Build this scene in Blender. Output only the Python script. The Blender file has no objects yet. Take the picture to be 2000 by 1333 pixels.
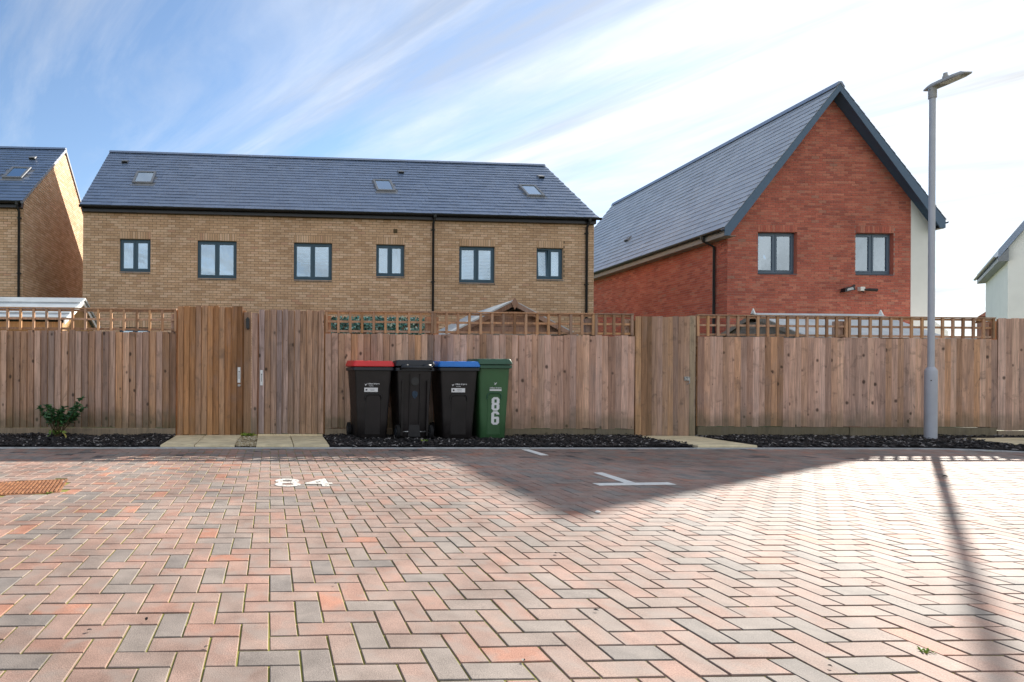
import bpy, math, random
from math import sin, cos, radians, pi, sqrt, atan2
from mathutils import Matrix, Vector
random.seed(7)
S = bpy.context.scene
COL = S.collection

# ------------------------------------------------------------------ camera
YAW, ROLL, EYE = radians(2.3), radians(0.33), 0.888
cd = bpy.data.cameras.new('camera'); cam = bpy.data.objects.new('camera', cd); COL.objects.link(cam)
cd.sensor_width = 36.0; cd.lens = 1087 / 2000 * 36.0
cd.shift_x = (1000 - 572) / 2000; cd.shift_y = (742 - 666.5) / 2000
cd.clip_start = 0.05; cd.clip_end = 6000
fw = Vector((sin(YAW), cos(YAW), 0)); rt = Vector((cos(YAW), -sin(YAW), 0)); up = Vector((0, 0, 1))
r2 = rt * cos(ROLL) + up * sin(ROLL); u2 = up * cos(ROLL) - rt * sin(ROLL)
cam.matrix_world = Matrix(((r2.x, u2.x, -fw.x, 0), (r2.y, u2.y, -fw.y, 0), (r2.z, u2.z, -fw.z, EYE), (0, 0, 0, 1)))
S.camera = cam

# ------------------------------------------------------------------ sky, sun, exposure
SUN_AZ, SUN_EL = radians(50.4), radians(26.9)          # azimuth measured from +Y towards +X
sund = Vector((sin(SUN_AZ) * cos(SUN_EL), cos(SUN_AZ) * cos(SUN_EL), sin(SUN_EL)))
S.view_settings.view_transform = 'Standard'; S.view_settings.look = 'None'
S.view_settings.exposure = 2.58; S.view_settings.gamma = 1.0
W = bpy.data.worlds.new('World'); S.world = W; W.use_nodes = True
nt = W.node_tree; nt.nodes.clear()


class NT:
    """small helper around a node tree"""
    def __init__(s, tree): s.t = tree
    def n(s, kind, **kw):
        nd = s.t.nodes.new(kind)
        for k, v in kw.items():
            if k.startswith('i_'):
                key = k[2:]
                nd.inputs[int(key) if key.isdigit() else key].default_value = v
            else: setattr(nd, k, v)
        return nd
    def l(s, a, b): s.t.links.new(a, b)
    def val(s, x, sock):
        if hasattr(x, 'is_output'): s.l(x, sock)
        else: sock.default_value = x
    def math(s, op, a, b=0.0, c=None, clamp=False):
        nd = s.n('ShaderNodeMath', operation=op); nd.use_clamp = clamp
        s.val(a, nd.inputs[0]); s.val(b, nd.inputs[1])
        if c is not None: s.val(c, nd.inputs[2])
        return nd.outputs[0]
    def mix(s, f, a, b, blend='MIX'):
        nd = s.n('ShaderNodeMixRGB', blend_type=blend)
        s.val(f, nd.inputs[0])
        for x, k in ((a, 1), (b, 2)):
            if isinstance(x, tuple): x = (x[0], x[1], x[2], 1.0)
            s.val(x, nd.inputs[k])
        return nd.outputs[0]
    def ramp(s, f, stops, interp='LINEAR'):
        nd = s.n('ShaderNodeValToRGB'); cr = nd.color_ramp; cr.interpolation = interp
        while len(cr.elements) < len(stops): cr.elements.new(0.5)
        for e, (p, c) in zip(cr.elements, stops):
            e.position = p
            e.color = (c, c, c, 1) if not isinstance(c, tuple) else (c[0], c[1], c[2], 1)
        s.val(f, nd.inputs[0]); return nd.outputs[0]
    def noise(s, vec, scale, detail=4.0, rough=0.5, dist=0.0):
        nd = s.n('ShaderNodeTexNoise', i_Scale=scale, i_Detail=detail, i_Roughness=rough, i_Distortion=dist)
        if vec is not None: s.l(vec, nd.inputs['Vector'])
        return nd.outputs['Fac']
    def mapping(s, vec, loc=(0, 0, 0), rot=(0, 0, 0), scale=(1, 1, 1), vt='POINT'):
        nd = s.n('ShaderNodeMapping', vector_type=vt); s.l(vec, nd.inputs[0])
        s.val(loc, nd.inputs[1]); nd.inputs[2].default_value = rot; nd.inputs[3].default_value = scale
        return nd.outputs[0]


w = NT(nt)
SKY_STRENGTH = 0.14; SKY_ONLY = 0.042      # clouds / clear sky
sky = w.n('ShaderNodeTexSky', sky_type='NISHITA', sun_disc=False, sun_elevation=SUN_EL, sun_rotation=SUN_AZ)
sky.air_density = 1.0; sky.dust_density = 0.05; sky.ozone_density = 3.0
tc = w.n('ShaderNodeTexCoord').outputs['Generated']
sep = w.n('ShaderNodeSeparateXYZ'); w.l(tc, sep.inputs[0])
zz = w.math('MAXIMUM', sep.outputs[2], 0.0)
den = w.math('ADD', zz, 0.16)
comb = w.n('ShaderNodeCombineXYZ')
w.l(w.math('DIVIDE', sep.outputs[0], den), comb.inputs[0]); w.l(w.math('DIVIDE', sep.outputs[1], den), comb.inputs[1])
dots = w.n('ShaderNodeVectorMath', operation='DOT_PRODUCT', i_1=tuple(sund)); w.l(tc, dots.inputs[0])
sdot = w.math('MAXIMUM', dots.outputs['Value'], 0.0)
# high cirrus in long streaks
cv = w.mapping(comb.outputs[0], rot=(0, 0, radians(131)), scale=(2.3, 0.62, 1), vt='TEXTURE')
c1 = w.noise(cv, 1.5, 9.0, 0.62, 0.55)
c2 = w.noise(w.mapping(comb.outputs[0], loc=(3.1, 1.7, 0), rot=(0, 0, radians(134)), scale=(2.0, 1.1, 1), vt='TEXTURE'), 0.8, 4.0, 0.5, 0.3)
cov = w.math('ADD', w.math('MULTIPLY', c1, 0.95), w.math('MULTIPLY', c2, 0.30))
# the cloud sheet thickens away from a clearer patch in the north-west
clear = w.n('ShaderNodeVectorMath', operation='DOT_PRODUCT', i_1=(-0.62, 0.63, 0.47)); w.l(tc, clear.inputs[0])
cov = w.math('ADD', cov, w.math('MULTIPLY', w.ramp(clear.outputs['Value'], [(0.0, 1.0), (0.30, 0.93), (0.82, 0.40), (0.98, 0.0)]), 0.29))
cov = w.math('ADD', cov, w.math('MULTIPLY', w.ramp(w.math('MULTIPLY', clear.outputs['Value'], -1.0), [(0.0, 0.0), (0.8, 1.0)]), 0.10))  # extra unseen cloud added behind the camera to brighten the shaded fronts
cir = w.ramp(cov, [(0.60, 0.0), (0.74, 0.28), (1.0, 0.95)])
cir = w.math('MAXIMUM', cir, w.math('MULTIPLY', w.math('POWER', sdot, 24.0), 0.8))
# low cumulus near the horizon
pf = w.noise(w.mapping(tc, scale=(1, 1, 1.9)), 5.2, 7.0, 0.55, 0.1)
low = w.ramp(zz, [(0.0, 1.0), (0.2, 0.9), (0.34, 0.0)])
cum = w.math('MULTIPLY', w.ramp(pf, [(0.50, 0.0), (0.57, 1.0)]), low)
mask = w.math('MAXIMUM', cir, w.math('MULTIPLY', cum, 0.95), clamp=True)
glow = w.math('ADD', w.math('MULTIPLY', w.math('POWER', sdot, 34.0), 0.5), 1.38)
# thin and thick parts of the sheet differ in brightness
shade = w.ramp(w.noise(w.mapping(comb.outputs[0], loc=(5.3, 2.2, 0), rot=(0, 0, radians(128)), scale=(2.2, 0.5, 1), vt='TEXTURE'), 1.7, 7.0, 0.6, 0.7), [(0.34, 0.62), (0.5, 0.88), (0.65, 1.06)])
glow = w.math('MULTIPLY', glow, shade)
ccol = w.n('ShaderNodeVectorMath', operation='SCALE', i_0=(0.965, 0.98, 1.0)); w.l(glow, ccol.inputs['Scale'])
dim = w.n('ShaderNodeVectorMath', operation='SCALE', i_Scale=SKY_ONLY / SKY_STRENGTH); w.l(sky.outputs[0], dim.inputs[0])
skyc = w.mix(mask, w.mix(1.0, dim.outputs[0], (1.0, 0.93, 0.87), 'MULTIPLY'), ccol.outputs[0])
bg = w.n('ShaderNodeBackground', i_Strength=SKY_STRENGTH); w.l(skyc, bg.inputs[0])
wo = w.n('ShaderNodeOutputWorld'); w.l(bg.outputs[0], wo.inputs[0])
sl = bpy.data.lights.new('sun', 'SUN'); sl.energy = 2.0; sl.angle = radians(0.53); sl.color = (1.0, 0.93, 0.83)
so = bpy.data.objects.new('sun', sl); COL.objects.link(so)
so.rotation_euler = sund.to_track_quat('Z', 'Y').to_euler(); so.location = (20, 20, 30)

# ------------------------------------------------------------------ materials
def new_mat(name):
    m = bpy.data.materials.new(name); m.use_nodes = True
    t = m.node_tree; t.nodes.clear(); q = NT(t)
    b = q.n('ShaderNodeBsdfPrincipled'); o = q.n('ShaderNodeOutputMaterial'); q.l(b.outputs[0], o.inputs[0])
    return m, q, b


def bump(q, b, h, strength=0.3, dist=0.01):
    nd = q.n('ShaderNodeBump', i_Strength=strength, i_Distance=dist); q.l(h, nd.inputs['Height']); q.l(nd.outputs[0], b.inputs['Normal'])


def simple(name, col, rough=0.5, spec=0.5, metal=0.0, var=0.12, scale=6.0, bmp=0.0):
    m, q, b = new_mat(name)
    p = q.n('ShaderNodeNewGeometry').outputs['Position']
    n = q.noise(p, scale, 6.0, 0.6)
    c = q.mix(q.ramp(n, [(0.3, 0.0), (0.7, 1.0)]), tuple(x * (1 - var) for x in col), tuple(min(1, x * (1 + var)) for x in col))
    q.l(c, b.inputs['Base Color']); b.inputs['Metallic'].default_value = metal
    b.inputs['Specular IOR Level'].default_value = spec
    q.l(q.ramp(q.noise(p, scale * 4, 5.0, 0.6), [(0.3, max(0, rough - 0.08)), (0.7, min(1, rough + 0.08))]), b.inputs['Roughness'])
    if bmp: bump(q, b, q.noise(p, scale * 20, 4.0, 0.6), bmp, 0.004)
    return m


def tone_mat(name, stops, rough=0.7, spec=0.3, speckle=0.2, fine=220.0, blotch=2.5, bl_amt=0.25, bmp=0.3):
    """pieces coloured one by one through the face attribute 'tone', plus grain"""
    m, q, b = new_mat(name)
    a = q.n('ShaderNodeAttribute', attribute_name='tone').outputs['Fac']
    p = q.n('ShaderNodeNewGeometry').outputs['Position']
    c = q.ramp(a, stops)
    n1 = q.noise(p, fine, 3.0, 0.6); n2 = q.noise(p, blotch, 6.0, 0.6)
    f1 = q.ramp(n1, [(0.3, 1 - speckle), (0.7, 1 + speckle * 0.6)]); f2 = q.ramp(n2, [(0.3, 1 - bl_amt), (0.7, 1 + bl_amt * 0.5)])
    c = q.mix(1.0, c, f1, 'MULTIPLY'); c = q.mix(1.0, c, f2, 'MULTIPLY')
    q.l(c, b.inputs['Base Color']); b.inputs['Roughness'].default_value = rough
    b.inputs['Specular IOR Level'].default_value = spec
    if bmp: bump(q, b, n1, bmp, 0.003)
    return m, q, b, p, c


def wood_mat(name, stops, grain=0.35, knots=0.8, algae=0.0, rough=0.75):
    m, q, b = new_mat(name)
    oi = q.n('ShaderNodeObjectInfo'); co = q.n('ShaderNodeTexCoord').outputs['Object']
    rnd = oi.outputs['Random']
    off = q.n('ShaderNodeCombineXYZ'); q.l(q.math('MULTIPLY', rnd, 37.0), off.inputs[0]); q.l(q.math('MULTIPLY', rnd, 91.0), off.inputs[2])
    add = q.n('ShaderNodeVectorMath', operation='ADD'); q.l(co, add.inputs[0]); q.l(off.outputs[0], add.inputs[1])
    v = add.outputs[0]
    base = q.ramp(rnd, stops)
    r7 = q.math('FRACT', q.math('MULTIPLY', rnd, 7.31)); base = q.mix(1.0, base, q.ramp(r7, [(0.0, 0.66), (0.4, 1.0), (1.0, 1.2)]), 'MULTIPLY')
    g1 = q.noise(q.mapping(v, scale=(60, 60, 2.2)), 1.0, 6.0, 0.65, 0.4)
    g2 = q.noise(q.mapping(v, scale=(14, 14, 1.1)), 1.0, 5.0, 0.6, 1.2)
    g3 = q.noise(q.mapping(v, scale=(3, 3, 1.6)), 1.0, 4.0, 0.6, 0.3)
    c = q.mix(1.0, base, q.ramp(g1, [(0.28, 1 - grain), (0.7, 1 + grain * 0.35)]), 'MULTIPLY')
    c = q.mix(1.0, c, q.ramp(g2, [(0.3, 1 - grain * 0.7), (0.65, 1.08)]), 'MULTIPLY')
    c = q.mix(q.ramp(g3, [(0.5, 0.0), (0.8, 0.4)]), c, (0.27, 0.235, 0.235))
    g4 = q.noise(q.mapping(v, scale=(5, 5, 4.5)), 1.0, 5.0, 0.65, 0.8)
    c = q.mix(q.ramp(g4, [(0.56, 0.0), (0.72, 0.55)]), c, (0.085, 0.065, 0.055))
    vo = q.n('ShaderNodeTexVoronoi', feature='F1', i_Scale=1.0, i_Randomness=1.0); q.l(q.mapping(v, scale=(9, 0.01, 6.5)), vo.inputs['Vector'])
    vs_ = q.n('ShaderNodeSeparateColor'); q.l(vo.outputs['Color'], vs_.inputs[0])
    on = q.math('GREATER_THAN', vs_.outputs[0], 0.30); rad = q.math('MULTIPLY', q.math('ADD', q.math('POWER', vs_.outputs[1], 2.0), 0.35), 0.19)
    kr = q.math('DIVIDE', q.math('ADD', vo.outputs['Distance'], q.math('MULTIPLY', q.math('SUBTRACT', g2, 0.5), 0.12)), rad)
    k = q.math('MULTIPLY', q.ramp(kr, [(0.45, knots), (0.85, knots * 0.35), (1.0, 0.0)]), on)
    c = q.mix(k, c, (0.035, 0.022, 0.016))
    if algae:
        p = q.n('ShaderNodeNewGeometry').outputs['Position']; sp = q.n('ShaderNodeSeparateXYZ'); q.l(p, sp.inputs[0])
        hz = q.math('ADD', sp.outputs[2], q.math('MULTIPLY', q.noise(p, 5.0, 4.0), -0.5))
        c = q.mix(q.ramp(hz, [(-0.12 + 0.12, algae), (0.22, 0.0)]), c, (0.075, 0.082, 0.04))
    q.l(c, b.inputs['Base Color']); b.inputs['Roughness'].default_value = rough; b.inputs['Specular IOR Level'].default_value = 0.25
    bump(q, b, g1, 0.5, 0.003)
    return m


M = {}
M['paver'], q, b, p, c = tone_mat('paver', [(0.0, (0.220, 0.195, 0.181)), (0.18, (0.286, 0.244, 0.217)), (0.30, (0.311, 0.236, 0.202)), (0.50, (0.342, 0.228, 0.188)), (0.62, (0.376, 0.225, 0.177)), (0.76, (0.342, 0.255, 0.214)), (0.9, (0.424, 0.211, 0.148)), (1.0, (0.123, 0.105, 0.102))], rough=0.76, spec=0.18, speckle=0.34, fine=240, blotch=5.0, bl_amt=0.30, bmp=0.5)
brin = q.ramp(q.noise(p, 8.0, 3.0, 0.5, 0.4), [(0.46, 0.0), (0.66, 0.6)])
cc = q.mix(brin, c, (0.275, 0.235, 0.21))
stain = q.ramp(q.noise(p, 0.55, 7.0, 0.6, 0.6), [(0.40, 0.72), (0.58, 1.0), (0.75, 1.1)])
cc = q.mix(1.0, cc, stain, 'MULTIPLY'); q.l(cc, b.inputs['Base Color'])
M['brick_buff'] = tone_mat('brick_buff', [(0, (0.507, 0.319, 0.192)), (0.5, (0.636, 0.423, 0.271)), (0.8, (0.729, 0.517, 0.359)), (1, (0.553, 0.319, 0.209))], rough=0.85, spec=0.2, speckle=0.2, fine=60, blotch=0.9, bl_amt=0.16)[0]
M['brick_red'] = tone_mat('brick_red', [(0, (0.360, 0.108, 0.083)), (0.45, (0.517, 0.142, 0.098)), (0.8, (0.601, 0.209, 0.141)), (1, (0.408, 0.197, 0.148))], rough=0.85, spec=0.2, speckle=0.25, fine=60, blotch=1.1, bl_amt=0.2)[0]
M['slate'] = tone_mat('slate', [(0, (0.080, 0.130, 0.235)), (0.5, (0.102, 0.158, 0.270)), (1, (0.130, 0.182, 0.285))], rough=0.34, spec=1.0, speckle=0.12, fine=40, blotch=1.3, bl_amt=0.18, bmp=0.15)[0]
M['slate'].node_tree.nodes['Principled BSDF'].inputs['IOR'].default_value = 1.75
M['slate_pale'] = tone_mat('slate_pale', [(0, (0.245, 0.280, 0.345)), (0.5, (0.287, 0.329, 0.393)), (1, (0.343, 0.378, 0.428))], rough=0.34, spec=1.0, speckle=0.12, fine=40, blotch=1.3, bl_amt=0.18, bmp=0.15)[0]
M['mortar_buff'] = simple('mortar_buff', (0.15, 0.115, 0.075), 0.9, 0.1, var=0.2, scale=4)
M['mortar_red'] = simple('mortar_red', (0.36, 0.27, 0.23), 0.9, 0.1, var=0.2, scale=4)
M['render'] = simple('render', (0.78, 0.77, 0.74), 0.85, 0.2, var=0.04, scale=1.5, bmp=0.2)
M['black'] = simple('black_plastic', (0.010, 0.011, 0.014), 0.35, 0.5, var=0.2)
M['frame'] = simple('frame_paint', (0.025, 0.075, 0.118), 0.4, 0.5, var=0.06)
M['frame2'] = simple('frame_grey', (0.09, 0.13, 0.18), 0.4, 0.5, var=0.06)
M['barge'] = simple('barge_paint', (0.06, 0.115, 0.19), 0.4, 0.5, var=0.08)
M['soffit'] = simple('soffit_board', (0.30, 0.28, 0.26), 0.6, 0.3)
M['curtain'] = simple('curtain', (0.80, 0.81, 0.83), 0.9, 0.1, var=0.05, scale=3)
M['lead'] = simple('lead', (0.20, 0.21, 0.23), 0.5, 0.5, var=0.15)
M['concrete'] = simple('concrete', (0.40, 0.41, 0.43), 0.85, 0.25, var=0.2, scale=8, bmp=0.3)
M['slab'] = simple('slab', (0.62, 0.53, 0.35), 0.85, 0.25, var=0.25, scale=4.5, bmp=0.3)
M['sill_wood'] = simple('pale_timber', (0.72, 0.60, 0.40), 0.8, 0.2, var=0.1, scale=10)
M['paint'] = simple('white_paint', (0.72, 0.71, 0.68), 0.7, 0.3, var=0.12, scale=14)
m, q, b = new_mat('worn_paint'); p = q.n('ShaderNodeNewGeometry').outputs['Position']
q.l(q.ramp(q.noise(p, 20, 5.0), [(0.3, (0.52, 0.50, 0.46)), (0.7, (0.72, 0.71, 0.68))]), b.inputs['Base Color']); b.inputs['Roughness'].default_value = 0.8
q.l(q.ramp(q.noise(p, 38, 6.0, 0.7), [(0.38, 0.05), (0.52, 0.85)]), b.inputs['Alpha']); M['worn_paint'] = m
M['lamp_metal'] = simple('lamp_paint', (0.42, 0.44, 0.49), 0.45, 0.5, metal=0.1, var=0.06, scale=5)
M['lamp_head'] = simple('lamp_head', (0.34, 0.34, 0.34), 0.5, 0.5, var=0.06)
M['steel'] = simple('galvanised_steel', (0.42, 0.43, 0.44), 0.35, 0.5, metal=0.8, var=0.2, scale=40)
M['bin_dark'] = simple('bin_dark', (0.010, 0.0078, 0.0082), 0.5, 0.45, var=0.55, scale=5)
M['bin_rim'] = simple('bin_rim', (0.012, 0.016, 0.023), 0.45, 0.5, var=0.2, scale=3)
M['bin_green'] = simple('bin_green', (0.035, 0.105, 0.040), 0.5, 0.45, var=0.18, scale=3)
M['bin_green_lid'] = simple('bin_green_lid', (0.022, 0.085, 0.050), 0.45, 0.5, var=0.15, scale=3)
M['lid_red'] = simple('lid_red', (0.62, 0.028, 0.030), 0.42, 0.5, var=0.1, scale=4)
M['lid_blue'] = simple('lid_blue', (0.015, 0.17, 0.58), 0.42, 0.5, var=0.1, scale=4)
M['sticker'] = simple('sticker', (0.68, 0.70, 0.72), 0.5, 0.4, var=0.05)
M['ink'] = simple('ink', (0.05, 0.05, 0.06), 0.6, 0.3)
M['rubber'] = simple('rubber', (0.012, 0.012, 0.013), 0.8, 0.2)
M['sheet'] = simple('roof_sheet', (0.44, 0.48, 0.50), 0.5, 0.5, var=0.18, scale=2)
M['felt'] = simple('roof_felt', (0.50, 0.52, 0.52), 0.7, 0.3, var=0.15, scale=3)
M['farroof'] = simple('far_roof', (0.30, 0.13, 0.10), 0.8, 0.2)
M['leaf'] = tone_mat('leaf', [(0, (0.022, 0.075, 0.035)), (0.5, (0.05, 0.15, 0.045)), (0.85, (0.13, 0.26, 0.04)), (1, (0.36, 0.32, 0.08))], rough=0.4, spec=0.5, speckle=0.1, fine=40, bmp=0)[0]
M['ivy'] = tone_mat('ivy', [(0, (0.01, 0.05, 0.045)), (0.5, (0.04, 0.19, 0.17)), (0.8, (0.16, 0.36, 0.36)), (1, (0.42, 0.58, 0.55))], rough=0.45, spec=0.5, speckle=0.1, fine=40, bmp=0)[0]
M['weed'] = tone_mat('weed', [(0, (0.10, 0.20, 0.02)), (0.6, (0.25, 0.36, 0.04)), (1, (0.42, 0.45, 0.08))], rough=0.5, spec=0.4, speckle=0.1, fine=40, bmp=0)[0]
M['stem'] = simple('stem', (0.09, 0.065, 0.035), 0.8, 0.2)
M['mulch'] = tone_mat('mulch', [(0, (0.008, 0.008, 0.010)), (0.7, (0.026, 0.022, 0.022)), (0.9, (0.075, 0.06, 0.055)), (1, (0.30, 0.28, 0.27))], rough=0.6, spec=0.35, speckle=0.3, fine=90, bmp=0.4)[0]
M['bedsoil'] = simple('bed_soil', (0.013, 0.012, 0.012), 0.95, 0.1, var=0.4, scale=30, bmp=0.6)
M['pebble'] = tone_mat('pebble', [(0, (0.16, 0.12, 0.06)), (0.5, (0.38, 0.30, 0.17)), (1, (0.62, 0.57, 0.45))], rough=0.7, spec=0.3, bmp=0)[0]
FENCE_T = [(0.0, (0.428, 0.249, 0.161)), (0.2, (0.614, 0.391, 0.275)), (0.4, (0.485, 0.323, 0.258)), (0.6, (0.685, 0.465, 0.351)), (0.8, (0.585, 0.329, 0.184)), (1.0, (0.471, 0.343, 0.291))]
FENCE_R = [(0.0, (0.537, 0.320, 0.232)), (0.2, (0.724, 0.484, 0.390)), (0.4, (0.561, 0.356, 0.278)), (0.6, (0.770, 0.504, 0.379)), (0.8, (0.607, 0.340, 0.200)), (1.0, (0.678, 0.452, 0.371))]
M['fence_wood'] = wood_mat('fence_wood', FENCE_T, 0.46, 0.85, 0.55)
M['fence_wood_pale'] = wood_mat('fence_wood_pale', FENCE_R, 0.42, 0.82, 0.45)
M['gate_wood'] = wood_mat('gate_wood', [(0, (0.378, 0.186, 0.085)), (0.4, (0.498, 0.260, 0.123)), (0.7, (0.429, 0.253, 0.164)), (1, (0.550, 0.327, 0.169))], 0.45, 0.35, 0.15)
M['gate_weathered'] = wood_mat('gate_weathered', [(0, (0.360, 0.225, 0.178)), (0.3, (0.445, 0.339, 0.320)), (0.6, (0.513, 0.316, 0.206)), (1, (0.410, 0.286, 0.228))], 0.62, 0.9, 0.15)
M['gate_pale'] = wood_mat('gate_pale', [(0, (0.403, 0.228, 0.129)), (0.4, (0.470, 0.291, 0.181)), (0.7, (0.414, 0.276, 0.215)), (1, (0.504, 0.291, 0.142))], 0.4, 0.3, 0.15)
M['trellis_wood'] = wood_mat('trellis_wood', [(0, (0.432, 0.229, 0.120)), (0.4, (0.504, 0.312, 0.202)), (0.7, (0.552, 0.302, 0.143)), (1, (0.456, 0.302, 0.225))], 0.3, 0.3)
M['gravel_wood'] = wood_mat('gravel_wood', [(0, (0.30, 0.235, 0.16)), (0.5, (0.40, 0.31, 0.215)), (1, (0.36, 0.26, 0.19))], 0.3, 0.6, 0.35)
M['shed_wood'] = wood_mat('shed_wood', [(0, (0.288, 0.155, 0.099)), (0.5, (0.360, 0.215, 0.149)), (1, (0.324, 0.200, 0.153))], 0.35, 0.3)
M['shed_grey'] = wood_mat('shed_grey', [(0, (0.24, 0.215, 0.18)), (1, (0.32, 0.28, 0.235))], 0.35, 0.3)
M['shed_orange'] = wood_mat('shed_orange', [(0, (0.36, 0.19, 0.075)), (1, (0.45, 0.27, 0.12))], 0.3, 0.3)
# joints between the pavers: sand with moss
m, q, b = new_mat('paver_joint'); p = q.n('ShaderNodeNewGeometry').outputs['Position']
mo = q.ramp(q.math('ADD', q.noise(p, 0.9, 3.0), q.math('MULTIPLY', q.noise(p, 24, 3.0), 0.5)), [(0.55, 0.0), (0.76, 1.0)])
c = q.mix(mo, q.mix(q.noise(p, 60, 4.0), (0.12, 0.095, 0.06), (0.28, 0.23, 0.16)), (0.21, 0.205, 0.055))
q.l(c, b.inputs['Base Color']); b.inputs['Roughness'].default_value = 0.95; b.inputs['Specular IOR Level'].default_value = 0.1
M['joint'] = m
# rusty iron of the drain cover
m, q, b = new_mat('rust'); p = q.n('ShaderNodeNewGeometry').outputs['Position']
c = q.ramp(q.noise(p, 18, 6.0, 0.65), [(0.3, (0.09, 0.036, 0.018)), (0.5, (0.22, 0.088, 0.034)), (0.7, (0.34, 0.165, 0.07))])
q.l(c, b.inputs['Base Color']); b.inputs['Roughness'].default_value = 0.85; bump(q, b, q.noise(p, 160, 4.0), 0.5, 0.003)
M['rust'] = m
# ground beyond the yard
m, q, b = new_mat('ground'); p = q.n('ShaderNodeNewGeometry').outputs['Position']
c = q.ramp(q.noise(p, 0.7, 8.0, 0.65), [(0.35, (0.05, 0.075, 0.022)), (0.6, (0.075, 0.10, 0.03)), (0.75, (0.13, 0.11, 0.06))])
q.l(c, b.inputs['Base Color']); b.inputs['Roughness'].default_value = 0.95; bump(q, b, q.noise(p, 40, 4.0), 0.6, 0.03)
M['ground'] = m
# window glass: see-through with a mirror share
m = bpy.data.materials.new('glass'); m.use_nodes = True; t = m.node_tree; t.nodes.clear(); q = NT(t)
tr = q.n('ShaderNodeBsdfTransparent'); tr.inputs[0].default_value = (0.66, 0.83, 0.95, 1)
gl = q.n('ShaderNodeBsdfGlossy'); gl.inputs['Roughness'].default_value = 0.015; gl.inputs[0].default_value = (0.80, 0.92, 1, 1)
bp = q.n('ShaderNodeBump', i_Strength=0.12, i_Distance=0.02); q.l(q.noise(q.n('ShaderNodeNewGeometry').outputs['Position'], 2.2, 2.0), bp.inputs['Height']); q.l(bp.outputs[0], gl.inputs['Normal'])
ms = q.n('ShaderNodeMixShader'); fr = q.n('ShaderNodeFresnel', i_IOR=1.5)
q.l(q.math('ADD', q.math('MULTIPLY', fr.outputs[0], 2.0), 0.34, clamp=True), ms.inputs[0]); q.l(tr.outputs[0], ms.inputs[1]); q.l(gl.outputs[0], ms.inputs[2])
o = q.n('ShaderNodeOutputMaterial'); q.l(ms.outputs[0], o.inputs[0]); M['glass'] = m

# ------------------------------------------------------------------ mesh helpers
class MB:
    def __init__(s): s.v = []; s.f = []; s.t = []
    def add(s, vs, fs, tone=0.5):
        k = len(s.v); s.v.extend(vs); s.f.extend([tuple(i + k for i in f) for f in fs]); s.t.extend([tone] * len(fs)); return s
    def box(s, x0, x1, y0, y1, z0, z1, tone=0.5, tf=None):
        vs = [(x0, y0, z0), (x1, y0, z0), (x1, y1, z0), (x0, y1, z0), (x0, y0, z1), (x1, y0, z1), (x1, y1, z1), (x0, y1, z1)]
        if tf: vs = [tf(*p) for p in vs]
        return s.add(vs, BOXF, tone)
    def prism(s, poly, d0, d1, tf=None, tone=0.5):
        """polygon in (a, b) extruded along c from d0 to d1; tf maps (a, c, b)"""
        n = len(poly); tf = tf or (lambda a, c, b: (a, c, b))
        vs = [tf(a, d0, b) for a, b in poly] + [tf(a, d1, b) for a, b in poly]
        fs = [tuple(range(n)), tuple(range(2 * n - 1, n - 1, -1))] + [(i, i + n, (i + 1) % n + n, (i + 1) % n) for i in range(n)]
        return s.add(vs, fs, tone)
    def tube(s, pts, rad, n=8, caps=True, tone=0.5):
        """tube along points; rad a number or a list"""
        k0 = len(s.v); P_ = [Vector(p) for p in pts]; R = rad if isinstance(rad, (list, tuple)) else [rad] * len(P_)
        vs = []
        for i, p in enumerate(P_):
            d = (P_[min(i + 1, len(P_) - 1)] - P_[max(i - 1, 0)]).normalized()
            a = d.orthogonal().normalized() if abs(d.z) > 0.9 or True else Vector((0, 0, 1))
            ref = Vector((0, 1, 0)) if abs(d.y) < 0.9 else Vector((1, 0, 0))
            a = d.cross(ref).normalized(); b_ = d.cross(a).normalized()
            for j in range(n):
                t_ = 2 * pi * j / n; vs.append(tuple(p + a * cos(t_) * R[i] + b_ * sin(t_) * R[i]))
        fs = []
        for i in range(len(P_) - 1):
            for j in range(n):
                fs.append((i * n + j, i * n + (j + 1) % n, (i + 1) * n + (j + 1) % n, (i + 1) * n + j))
        if caps: fs.append(tuple(range(n - 1, -1, -1))); fs.append(tuple((len(P_) - 1) * n + j for j in range(n)))
        return s.add(vs, fs, tone)
    def loft(s, rings, cap0=True, cap1=True, tone=0.5):
        n = len(rings[0]); vs = [p for r in rings for p in r]; fs = []
        for i in range(len(rings) - 1):
            for j in range(n):
                fs.append((i * n + j, i * n + (j + 1) % n, (i + 1) * n + (j + 1) % n, (i + 1) * n + j))
        if cap0: fs.append(tuple(range(n - 1, -1, -1)))
        if cap1: fs.append(tuple((len(rings) - 1) * n + j for j in range(n)))
        return s.add(vs, fs, tone)
    def mesh(s, name, mat, smooth=False):
        me = bpy.data.meshes.new(name); me.from_pydata(s.v, [], s.f)
        at = me.attributes.new('tone', 'FLOAT', 'FACE'); at.data.foreach_set('value', s.t)
        me.materials.append(M[mat] if isinstance(mat, str) else mat)
        if smooth: me.polygons.foreach_set('use_smooth', [True] * len(me.polygons))
        me.update(); return me
    def build(s, name, mat, parent=None, loc=(0, 0, 0), rot=(0, 0, 0), smooth=False, fix=True):
        me = s.mesh(name, mat, smooth)
        if fix: fix_normals(me)
        return link(name, me, parent, loc, rot)


BOXF = [(0, 3, 2, 1), (4, 5, 6, 7), (0, 1, 5, 4), (1, 2, 6, 5), (2, 3, 7, 6), (3, 0, 4, 7)]
import bmesh


def fix_normals(me):
    bm = bmesh.new(); bm.from_mesh(me); bmesh.ops.recalc_face_normals(bm, faces=bm.faces); bm.to_mesh(me); bm.free()


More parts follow.
